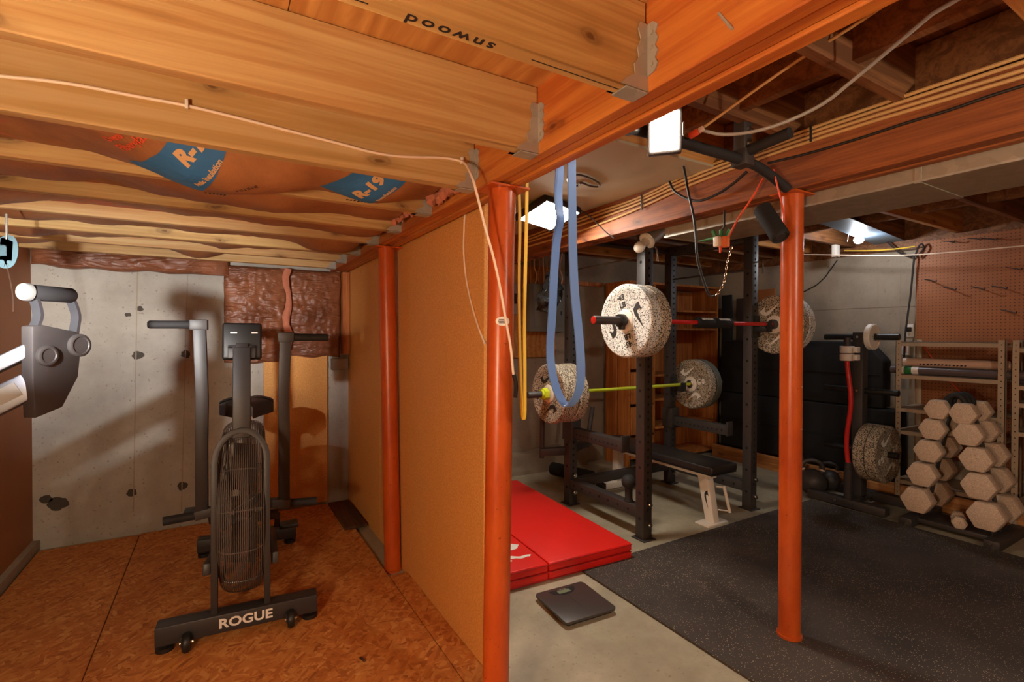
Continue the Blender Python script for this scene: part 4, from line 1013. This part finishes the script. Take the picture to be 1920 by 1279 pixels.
G().cyl((HX,HY,.075),(HX,HY,.36),.024,20).build('lower_sleeve', M['blackm'], cb_, smooth=True)
zs = [.35,.45,.55,.65,.72,.8,.9,1.0,1.1,1.18]
G().tube([(HX, HY+.0+.016*math.sin((z-.35)*9.5), z) for z in zs], .017, 12, smooth=2).build('bent_shaft', M['redbar'], cb_, smooth=True)
G().cyl((HX,HY+.016,1.17),(HX,HY+.016,1.345),.024,20).build('upper_sleeve', M['blackm'], cb_, smooth=True)
for k, z in enumerate((1.19, 1.25)):
    t = thing('bar_clamp', ('lower' if k == 0 else 'upper')+' white clamp collar on the upright curl bar', 'collar', (HX, HY, z-.03), group='white clamp collars')
    G().lathe([(.0245,-.027),(.048,-.027),(.05,-.024),(.05,.024),(.048,.027),(.0245,.027)], (HX,HY+.016,z), (0,0,1), 24, True).build('ring', M['whitep'], t, smooth=True)
    G().box((HX-.01,HY-.055,z), (.05,.035,.045)).build('lever', M['whitep'], t, bevel=.005)

# kettlebells
def kettlebell(label, x, y, r, rz):
    t = thing('kettlebell', label, 'kettlebell', (x, y, 0), rz, 'kettlebells', local=True)
    b = G().sphere((0,0,r*.93), r, 28, 18)
    for p in b.v: p.z = max(p.z, .001)
    b.build('body', M['blackm'], t, smooth=True)
    h = [(-r*.55,0,r*1.6),(-r*.72,0,r*2.05),(-r*.6,0,r*2.45),(-r*.2,0,r*2.62),(r*.2,0,r*2.62),(r*.6,0,r*2.45),(r*.72,0,r*2.05),(r*.55,0,r*1.6)]
    G().tube([V(p) for p in h], r*.165, 12, (0,1,0), smooth=2).build('handle', M['blackm'], t, smooth=True)
    G().lathe([(r*.16,0),(r*.19,0),(r*.19,r*.12),(r*.16,r*.12)], (-r*.66,0,r*1.85), (-.3,0,1), 16, True).build('weight_band', M['roll'], t, smooth=True)
    G().lathe([(r*.16,0),(r*.19,0),(r*.19,r*.12),(r*.16,r*.12)], (r*.66,0,r*1.85), (.3,0,1), 16, True).build('weight_band', M['roll'], t, smooth=True)
kettlebell('large black kettlebell nearest the rubber mat, left of the plate tree', 4.40, 2.345, .11, 2.2)
kettlebell('smaller black kettlebell close to the plate tree foot', 4.64, 2.33, .09, 2.0)
kettlebell('black kettlebell standing behind the two front ones, half hidden by the post', 4.68, 2.66, .095, 2.1)

# ------------------------------------------------------------------ dumbbell rack
dr_ = thing('dumbbell_rack', 'black A-frame rack stacked with hex dumbbells', 'dumbbell rack', (4.42, 1.37, 0))
for y in (1.6, 1.14):
    G().bb(4.2, 4.72, y-.04, y+.04, .0006, .062).build('foot_beam', M['blackm'], dr_, bevel=.006)
    for dz in (.02, .045): G().cyl((4.2,y-.012+.02*(dz > .03),dz),(4.19,y-.012+.02*(dz > .03),dz),.009,6).build('bolt', M['chrome'], dr_)
G().bb(4.29, 4.55, 1.18, 1.56, .03, .06).build('base_board', M['blackm'], dr_, bevel=.003)
for x in (4.34, 4.48):
    for y0, y1 in ((1.575, 1.425), (1.165, 1.315)):
        G().beam((x,y0,.05), (x,y1,.88), .05, .012, (0,1,0)).build('side_rail', M['blackm'], dr_, bevel=.002)
for x in (4.34, 4.41, 4.48):
    G().tube([(x, 1.37+.055*math.cos(a), .88+.075*math.sin(a)) for a in [PI*i/10 for i in range(11)]], .017, 10).build('top_arch', M['blackr'], dr_, smooth=True)
LBL = {(0,0): 'top', (0,1): 'second', (0,2): 'third', (0,3): 'fourth', (0,4): 'bottom'}
def dumbbell(label, x, y, z, r, ln, rz=0, group='hex dumbbells'):
    t = thing('hex_dumbbell', label, 'dumbbell', (x, y, z), rz, group, local=True)
    hl = r*1.05
    for s in (-1, 1):
        poly = [(r*1.02*math.cos(PI/3*i), r*1.02*math.sin(PI/3*i)) for i in range(6)]
        g = G(); c = s*ln/2
        A = [V((c-hl/2, a, b)) for a, b in poly]; B_ = [V((c+hl/2, a, b)) for a, b in poly]
        g.add(A+B_, [tuple(range(5,-1,-1)), tuple(range(6,12))]+[(i, (i+1) % 6, 6+(i+1) % 6, 6+i) for i in range(6)])
        g.build('hex_head', M['db'], t, bevel=r*.13, bseg=2)
    G().lathe([(.0,-ln/2),(.013,-ln/2),(.017,0),(.013,ln/2),(0,ln/2)], (0,0,0), (1,0,0), 18).build('handle', M['chrome'], t, smooth=True)
    return t
order = ['top', 'second from the top', 'third from the top', 'fourth from the top', 'lowest']
for col, name, pos in ((0, 'left', ((1.439,.852),(1.464,.712),(1.487,.556),(1.522,.384),(1.551,.195))), (1, 'right', ((1.300,.842),(1.274,.708),(1.233,.552),(1.218,.381),(1.182,.197)))):
    for i, (y, z) in enumerate(pos):
        r = .073+.0058*i+.003*col
        dumbbell('pale hex dumbbell, %s of the %s row on the rack' % (order[i], name), 4.25+.145+.01*i, y, z, r, .25+.014*i)
        xa = 4.25+.145+.01*i
        G().bb(xa-.06, xa+.06, y-.035, y+.035, z-.03, z-.018).build('saddle', M['blackm'], dr_, bevel=.002)
dumbbell('tiny hex dumbbell lying on the base board of the dumbbell rack', 4.36, 1.35, .0985, .044, .12, .35)
# ------------------------------------------------------------------ lamps
G4 = {k: glow(k, c, e) for k, c, e in (('panel_glow', C_PANEL, E_PANEL), ('work_glow', C_WORK, E_WORK), ('bulb_glow', C_BULB, E_BULB), ('warm_glow', C_WARM, E_WARM), ('cool_glow', C_COOL, E_COOL), ('gym_fill_glow', C_GYM_FILL, E_GYM_FILL))}
lp = thing('panel_lamp', 'square white work lamp with black frame under the beige ceiling', 'lamp', (1.83, 2.66, 2.06))
A_ = Matrix.Translation((1.80, 2.6, 2.115)) @ Matrix.Rotation(.12, 4, 'Z') @ Matrix.Rotation(-.22, 4, 'X') @ Matrix.Rotation(.12, 4, 'Y')
fr_ = G().bb(-.15, .15, -.15, .15, .0, .035)
fr_.xf(A_).build('housing', M['blackp'], lp, bevel=.006)
G().bb(-.135, .135, -.135, .135, -.003, .0).xf(A_).build('light_panel', G4['panel_glow'], lp)
for s in (-1, 1): G().bb(s*.143-.008, s*.143+.008, -.15, .15, -.012, .001).xf(A_).build('frame_edge', M['blackp'], lp, bevel=.002)
G().tube([A_ @ V((.12,-.15,.02)), P(1112,410,x=2.05), P(1135,435,x=2.1), P(1152,447,x=2.12)], .004, 8, smooth=2).build('cord', M['blackc'], lp, smooth=True)
G().cyl(A_ @ V((0,0,.03)), (1.83,2.66,JZ-.013), .012, 10).build('mount', M['blackp'], lp)
wl_ = thing('work_lamp', 'bright rectangular work lamp glaring toward the camera beside the girder', 'lamp', (1.27, 1.16, 1.95))
wc = P(1246, 246, x=1.27); wn = (CAMP+V((.0,.0,.35))-wc).normalized(); wu = V((0,0,1)).cross(wn).normalized(); wv = wn.cross(wu)
wq = lambda a, b, c: wc+wu*a+wv*b+wn*c
def wbox(x0, x1, y0, y1, z0, z1):
    g = G().bb(x0, x1, y0, y1, z0, z1); g.v = [wq(p.x, p.y, p.z) for p in g.v]; return g
wbox(-.055, .055, -.07, .07, -.05, -.004).build('housing', M['blackm'], wl_, bevel=.006)
wbox(-.045, .045, -.06, .06, -.004, .0).build('light_panel', G4['work_glow'], wl_)
for i in range(6): wbox(-.05, .05, -.06+.022*i, -.055+.022*i, -.075, -.05).build('cooling_fin', M['blackm'], wl_)
wbox(.056, .062, -.02, .02, -.05, .01).build('bracket', M['blackm'], wl_, bevel=.002)
# porcelain holder with the lit bulb near the right wall
bl = thing('ceiling_bulb', 'lit bare bulb in a porcelain holder under the far joists', 'lamp', P(1610, 450, y=2.1)-V((0,0,.04)))
bc_ = P(1610, 450, y=2.1)
G().sphere(bc_, .036, 20, 14, (1,1,.85)).build('bulb', G4['bulb_glow'], bl, smooth=True)
G().lathe([(.018,.02),(.02,.05),(.03,.055),(.062,.075),(.066,.085),(.0,.086)], bc_+V((0,0,.005)), (0,0,1), 28).build('porcelain_holder', M['porc'], bl, smooth=True)
G().bb(bc_.x-.045, bc_.x+.045, bc_.y-.045, bc_.y+.045, bc_.z+.091, bc_.z+.16).build('junction_box', M['blackp'], bl, bevel=.004)
G().tube([bc_+V((-.05,.05,.08)), bc_+V((-.055,.06,.0)), bc_+V((-.055,.06,-.01))], .0025, 6).build('pull_chain', M['whitep'], bl)
# unlit bulb on the end of the duct
ub = thing('ceiling_bulb', 'unlit white bulb on a grey metal socket at the end of the duct', 'lamp', P(1195, 468, y=2.34)-V((0,0,.05)))
u0 = P(1232, 436, y=2.34); u1 = P(1214, 450, y=2.34); u2 = P(1207, 458, y=2.34); u3 = P(1192, 472, y=2.34); ud = (u3-u0).normalized()
G().cyl(u0-ud*.05, u1, .05, 28).build('metal_can', M['galv'], ub, smooth=True)
G().lathe([(.0,0),(.055,0),(.058,.006),(.05,.014),(.03,.016),(.026,.05),(0,.05)], u1, ud, 28).build('porcelain_collar', M['porc'], ub, smooth=True)
G().lathe([(.02,0),(.024,.01),(.034,.03),(.036,.05),(.028,.07),(.012,.08),(0,.081)], u1+ud*.045, ud, 24).build('bulb', M['glass'], ub, smooth=True)
G().tube([u1+V((-.02,0,.05)), u1+V((-.12,.0,.02)), u1+V((-.14,.01,.06)), u1+V((-.1,0,.1))], .004, 6, smooth=2).build('wire', M['cable'], ub, smooth=True)
# lamps outside the picture: an added fill bulb behind the camera, others at the left
for lb, c, gl, r, zt in (('added fill bulb hanging unseen over the rubber mat behind the camera', V((1.7, -.95, 1.88)), 'gym_fill_glow', .045, JZ+.05),):
    t = thing('ceiling_bulb', lb, 'lamp', c-V((0,0,r)))
    G().sphere(c, r, 20, 14).build('bulb', G4[gl], t, smooth=True)
    G().lathe([(r*.5,0),(r*.55,.05),(.05,.06),(.05,.075),(0,.075)], c+V((0,0,r*.8)), (0,0,1), 20).build('holder', M['porc'], t, smooth=True)
    G().cyl(c+V((0,0,r*.8+.07)), V((c.x,c.y,zt)), .006, 8).build('stem', M['blackc'], t)
gl_ = thing('floor_lamp', 'floor lamp with a warm globe standing left of the camera', 'lamp', (-.85, .1, .021))
G().sphere((-.85,.1,1.2), .1, 24, 16).build('globe', G4['warm_glow'], gl_, smooth=True)
G().cyl((-.85,.1,.03), (-.85,.1,1.11), .012, 12).build('pole', M['blackm'], gl_, smooth=True)
G().lathe([(0,0),(.13,0),(.13,.015),(.02,.03),(0,.03)], (-.85,.1,.0212), (0,0,1), 28).build('base', M['blackm'], gl_, smooth=True)
lc = V((-.65, 1.42, 1.45)); ln_ = (V((-.35, 4.17, 1.5))-lc).normalized(); lu = V((0,0,1)).cross(-ln_).normalized(); lv = lu.cross(ln_)
if lv.z < 0: lv = -lv
fl = thing('flood_light', 'small white work light on a stand left of the picture, aimed at the concrete wall', 'lamp', (lc.x, lc.y, .021))
def fbox(x0, x1, y0, y1, z0, z1):
    g = G().bb(x0, x1, y0, y1, z0, z1); g.v = [lc+lu*p.x+lv*p.y+ln_*p.z for p in g.v]; return g
fbox(-.055, .055, -.055, .055, -.05, -.012).build('housing', M['blackm'], fl, bevel=.004)
for x0, x1, y0, y1 in ((-.055,-.05,-.03,.03), (.05,.055,-.03,.03), (-.055,.055,-.034,-.03), (-.055,.055,.026,.03)):
    fbox(x0, x1, y0, y1, -.014, .11).build('hood', M['blackm'], fl)
fbox(-.02, .02, -.02, .02, -.012, -.008).build('light_panel', G4['cool_glow'], fl)
G().cyl((lc.x,lc.y-.03,.03), (lc.x,lc.y-.03,lc.z-.05), .012, 12).build('pole', M['blackm'], fl, smooth=True)
for k in range(3):
    a = 2*PI*k/3+.4
    G().cyl((lc.x,lc.y-.03,.25), (lc.x+.2*math.cos(a),lc.y-.03+.2*math.sin(a),.03), .009, 10).build('leg', M['blackm'], fl, smooth=True)

# ------------------------------------------------------------------ pull-up bar, speaker, cords
pu = thing('pull_up_bar', 'black ceiling-mounted pull-up bar with bent end near the work lamp', 'pull-up bar', (1.82, 1.25, 2.0))
K = M['blackm']
G().bb(1.795, 1.845, 1.228, 1.278, 2.04, 2.4).build('drop_post', K, pu, bevel=.004)
G().bb(1.17, 1.22, 1.228, 1.278, 2.04, 2.4).build('drop_post', K, pu, bevel=.004)
G().tube([V(p) for p in ((.93,1.24,1.99),(1.05,1.245,2.04),(1.2,1.25,2.06),(1.5,1.25,2.06),(1.85,1.25,2.06),(1.95,1.247,2.045),(2.1,1.235,1.985))], .02, 16, (0,1,0), smooth=2).build('grip_bar', M['blackr'], pu, smooth=True)
G().tube([(1.82,1.25,2.09),(1.82,1.06,2.105)], .021, 16).build('neutral_grip', M['blackr'], pu, smooth=True)
G().bb(1.79, 1.85, 1.22, 1.286, 2.035, 2.1).build('clamp_block', K, pu, bevel=.004)
for dz in (.06, .12): G().cyl((1.82,1.228,2.06+dz),(1.82,1.22,2.06+dz),.008,6).build('bolt', M['chrome'], pu)
sp = thing('speaker', 'black cylindrical speaker hung from the pull-up bar by an orange cord', 'speaker', P(1442, 425, x=2.03)-V((0,0,.1)))
s0_, s1_ = P(1428, 390, x=2.0), P(1456, 448, x=1.98)-V((0,.02,0)); sd = (s1_-s0_).normalized(); sl = (s1_-s0_).length
G().lathe([(0,0),(.03,0),(.036,.006),(.037,.02),(.037,sl-.02),(.036,sl-.006),(.031,sl),(.026,sl-.006),(0,sl-.008)], s0_, sd, 32).build('body', M['foam'], sp, smooth=True)
G().lathe([(.0,0),(.024,0),(.02,.004),(0,.004)], s0_+sd*(sl-.009), sd, 28).build('driver', M['grey_m'], sp, smooth=True)
G().tube([P(1450,318,x=2.0), P(1458,350,x=2.0), P(1468,390,x=2.0), P(1471,415,x=2.0), P(1462,430,x=1.99)], .0035, 8, smooth=2).build('hang_cord', M['redc'], sp, smooth=True)
tag(G().tube([P(1431,334,x=2.03), P(1410,372,x=2.04), P(1383,410,x=2.05), P(1366,445,x=2.06)], .004, 8, smooth=2).build('orange_cord', M['redc'], None, smooth=True), 'orange cord running from the pull-up bar down to the power tap', 'cord')
tp = thing('power_tap', 'white and orange power tap with plugs hanging below the duct', 'power tap', P(1352, 470, x=2.06))
tc = P(1352, 453, x=2.06)
G().box(tc+V((-.012,.012,0)), (.026,.03,.05)).build('white_half', M['whitep'], tp, bevel=.005)
G().box(tc+V((.014,-.012,-.002)), (.03,.034,.054)).build('orange_half', M['orangep'], tp, bevel=.006)
G().cyl(tc+V((-.004,0,-.025)), tc+V((-.006,0,-.055)), .008, 10, .004).build('orange_plug', M['redc'], tp)
for dx in (-.022, 0, .022):
    G().cyl(tc+V((dx*.8,-dx*.8,.025)), tc+V((dx*1.2,-dx*1.2,.055)), .009, 10).build('green_plug', M['greenp'], tp)
G().tube([tc+V((0,0,.05)), P(1358,425,x=2.06), P(1358,395,x=2.08)], .005, 8).build('hang_cord', M['blackc'], tp, smooth=True)
tag(G().cyl(P(1342,446,x=2.06), P(1310,453,x=2.06), .009, 10, .003).build('green_plug', M['greenp'], None), 'green plug tip beside the hanging power tap', 'plug')
tag(G().tube([P(u, v, x=1.98) for u, v in ((1274,283),(1284,320),(1290,360),(1300,400),(1305,440),(1306,480),(1315,515),(1325,545),(1332,556),(1340,555))], .006, 8, smooth=2).build('black_cord', M['blackc'], None, smooth=True), 'black cord hanging down from the work lamp in front of the duct', 'cord')
ch = thing('chain', 'thin steel chain hanging from the power tap', 'chain', P(1350, 550, x=2.0))
cp = chaikin(chaikin([P(u, v, x=2.0) for u, v in ((1372,462),(1365,485),(1361,510),(1358,530),(1350,545),(1345,552),(1341,555))]))
ca_ = [V(p) for p in cp]
acc = 0; last = ca_[0]; k = 0; links = []
lens = sum((b-a).length for a, b in zip(ca_, ca_[1:])); nl = 16
def at_len(s):
    for a, b in zip(ca_, ca_[1:]):
        l = (b-a).length
        if s <= l: return a+(b-a)*(s/l), (b-a).normalized()
        s -= l
    return ca_[-1], (ca_[-1]-ca_[-2]).normalized()
for k in range(nl):
    c, d = at_len(lens*(k+.5)/nl); a = d.orthogonal().normalized(); a = a if k % 2 else d.cross(a)
    G().tube([c+d*.009*math.cos(q)+a*.0045*math.sin(q) for q in [2*PI*i/10 for i in range(10)]], .0016, 5, d.cross(a), True).build('link', M['chrome'], ch, smooth=True)
tag(G().tube([P(u, v, x=2.1) for u, v in ((1255,340),(1262,358),(1285,372),(1310,379),(1345,365),(1375,345),(1400,322))], .0065, 8, smooth=2).build('black_cord', M['blackc'], None, smooth=True), 'black cord sagging in a loop against the cable-laden beam', 'cord')
tag(G().tube([P(u, v, x=2.118) for u, v in ((1440,306),(1520,287),(1620,257),(1700,230),(1780,207),(1860,178),(1990,140))]+[V((2.118,-.6,2.1)), V((2.118,-2.1,2.1))], .0055, 8, smooth=2).build('black_cord', M['blackc'], None, smooth=True), 'black cord running along the lower beam below the tan cables', 'cord')
tag(G().tube([P(u, v, z=2.185) for u, v in ((1085,350),(1068,345),(1062,335),(1070,327),(1092,328),(1115,338),(1126,346),(1122,351),(1105,349),(1088,341))], .005, 8, closed=True, smooth=2).build('cord_loop', M['brownc'], None, smooth=True), 'oval loop of brown cord against the beige ceiling', 'cord')
# tan cables along the beam
CT = [('top', (104,240,326,372,404,446)), ('second', (116,247,333,377,410,451)), ('third', (131,254,340,383,418,456)), ('lowest', (143,262,348,391,430,464))]
for k, (nm, vs) in enumerate(CT):
    pts = [P(u, v, x=2.122-.0*k) for u, v in zip((1920,1520,1287,1200,1100,985), vs)]
    e_ = pts[0]+(pts[0]-pts[1])*.5; pts = [V((2.122,-2.15,pts[0].z)), V((2.122,-.5,pts[0].z+.004)), e_]+pts
    tag(G().tube(pts, .0068, 8, smooth=2).build('tan_cable', M['romex'], None, smooth=True), 'tan cable along the beam, %s of the bundle of four' % nm, 'cable', 'tan cables on the beam')
for u, v0, v1 in ((1520,236,266), (1203,364,394)):
    a, b = P(u, v0, x=2.112), P(u, v1, x=2.112)
    tag(G().beam(a, b, .008, .004, (1,0,0)).build('cable_staple', M['blackc'], None), 'black tie holding the tan cables, %s' % ('near the pull-up bar' if u == 1520 else 'toward the back above the blue band'), 'cable tie')
# work lamp leads running up to the right
tag(G().tube([P(1318,240,x=1.5), P(1400,180,x=1.55), P(1500,110,x=1.6), P(1612,42,x=1.62), P(1700,-20,x=1.62), V((1.62,.44,2.21))], .005, 8, smooth=2).build('tan_lead', M['romex'], None, smooth=True), 'straight tan cord rising from the work lamp toward the joists', 'cord')
tag(G().tube([P(1318,245,x=1.5), P(1360,255,x=1.55), P(1440,243,x=1.6), P(1540,200,x=1.65), P(1600,150,x=1.65), P(1690,75,x=1.65), P(1785,-5,x=1.65), V((1.65,.04,2.21))], .006, 8, smooth=2).build('grey_lead', M['steelp'], None, smooth=True), 'slack grey cord rising from the work lamp toward the joists', 'cord')
pa, pb = P(1292,256,x=1.46), P(1320,240,x=1.48); pd = (pb-pa).normalized()
lpg = thing('lamp_plug', 'red plug connector joining the work lamp cords', 'plug', pa)
G().beam(pa, pa+pd*.035, .018, .02).build('red_body', M['redc'], lpg, bevel=.003)
G().beam(pa+pd*.035, pb, .016, .017).build('pale_end', M['roll'], lpg, bevel=.003)

# ------------------------------------------------------------------ resistance bands hung on the girder
def band(name, label, pts, wd, mat, up, z_top):
    t = thing(name, label, 'exercise band', V(pts[len(pts)//2]))
    G().sweep(chaikin(chaikin([V(p) for p in pts], True), True), [(-wd/2,-.0022),(wd/2,-.0022),(wd/2,.0022),(-wd/2,.0022)], up, True).build('loop', M[mat], t, smooth=True)
    c = V(pts[0]); G().cyl((GX1, c.y, z_top-.02), (c.x+.03, c.y, z_top-.02), .008, 10).build('hook', M['galv'], t)
XBd = .935
bp_ = [(1052,255),(1056,250),(1066,246),(1074,250)] 
L_ = [(1049,330),(1046,360),(1048,395),(1052,410),(1044,440),(1038,520),(1036,580),(1031,650),(1033,690),(1044,735),(1060,762)]
R_ = [(1070,762),(1087,735),(1090,690),(1085,620),(1078,560),(1074,480),(1073,400),(1072,330)]
band('exercise_band', 'wide blue elastic band hanging in a long loop beside the near post', [P(u, v, x=XBd+.0) for u, v in [(1058,226)]+[(1050,245),(1049,285)]+L_+R_+[(1072,285),(1070,245)]], .03, 'blue', (0,0,1), 2.0)
L_ = [(972,330),(975,420),(973,500),(973,600),(975,680),(977,740),(979,786)]
R_ = [(984,786),(984,740),(984,680),(983,600),(985,500),(987,420),(988,340)]
band('exercise_band', 'narrow yellow elastic band hanging right beside the near post', [P(u, v, x=XBd+.01) for u, v in [(982,250),(974,280)]+L_+R_+[(988,280)]], .012, 'yel', (0,0,1), 1.98)
# grey blue sheet nailed under the joists by the lit bulb
q = [P(*c, z=2.2) for c in ((1530,415),(1592,408),(1700,452),(1655,464))]
tag(G().prism([(p.x, p.y) for p in q], (0,0,2.197), (1,0,0), (0,1,0), .004).build('metal_sheet', M['bluefoil'], None), 'blue grey metal sheet nailed under the joists behind the lit bulb', 'sheet')
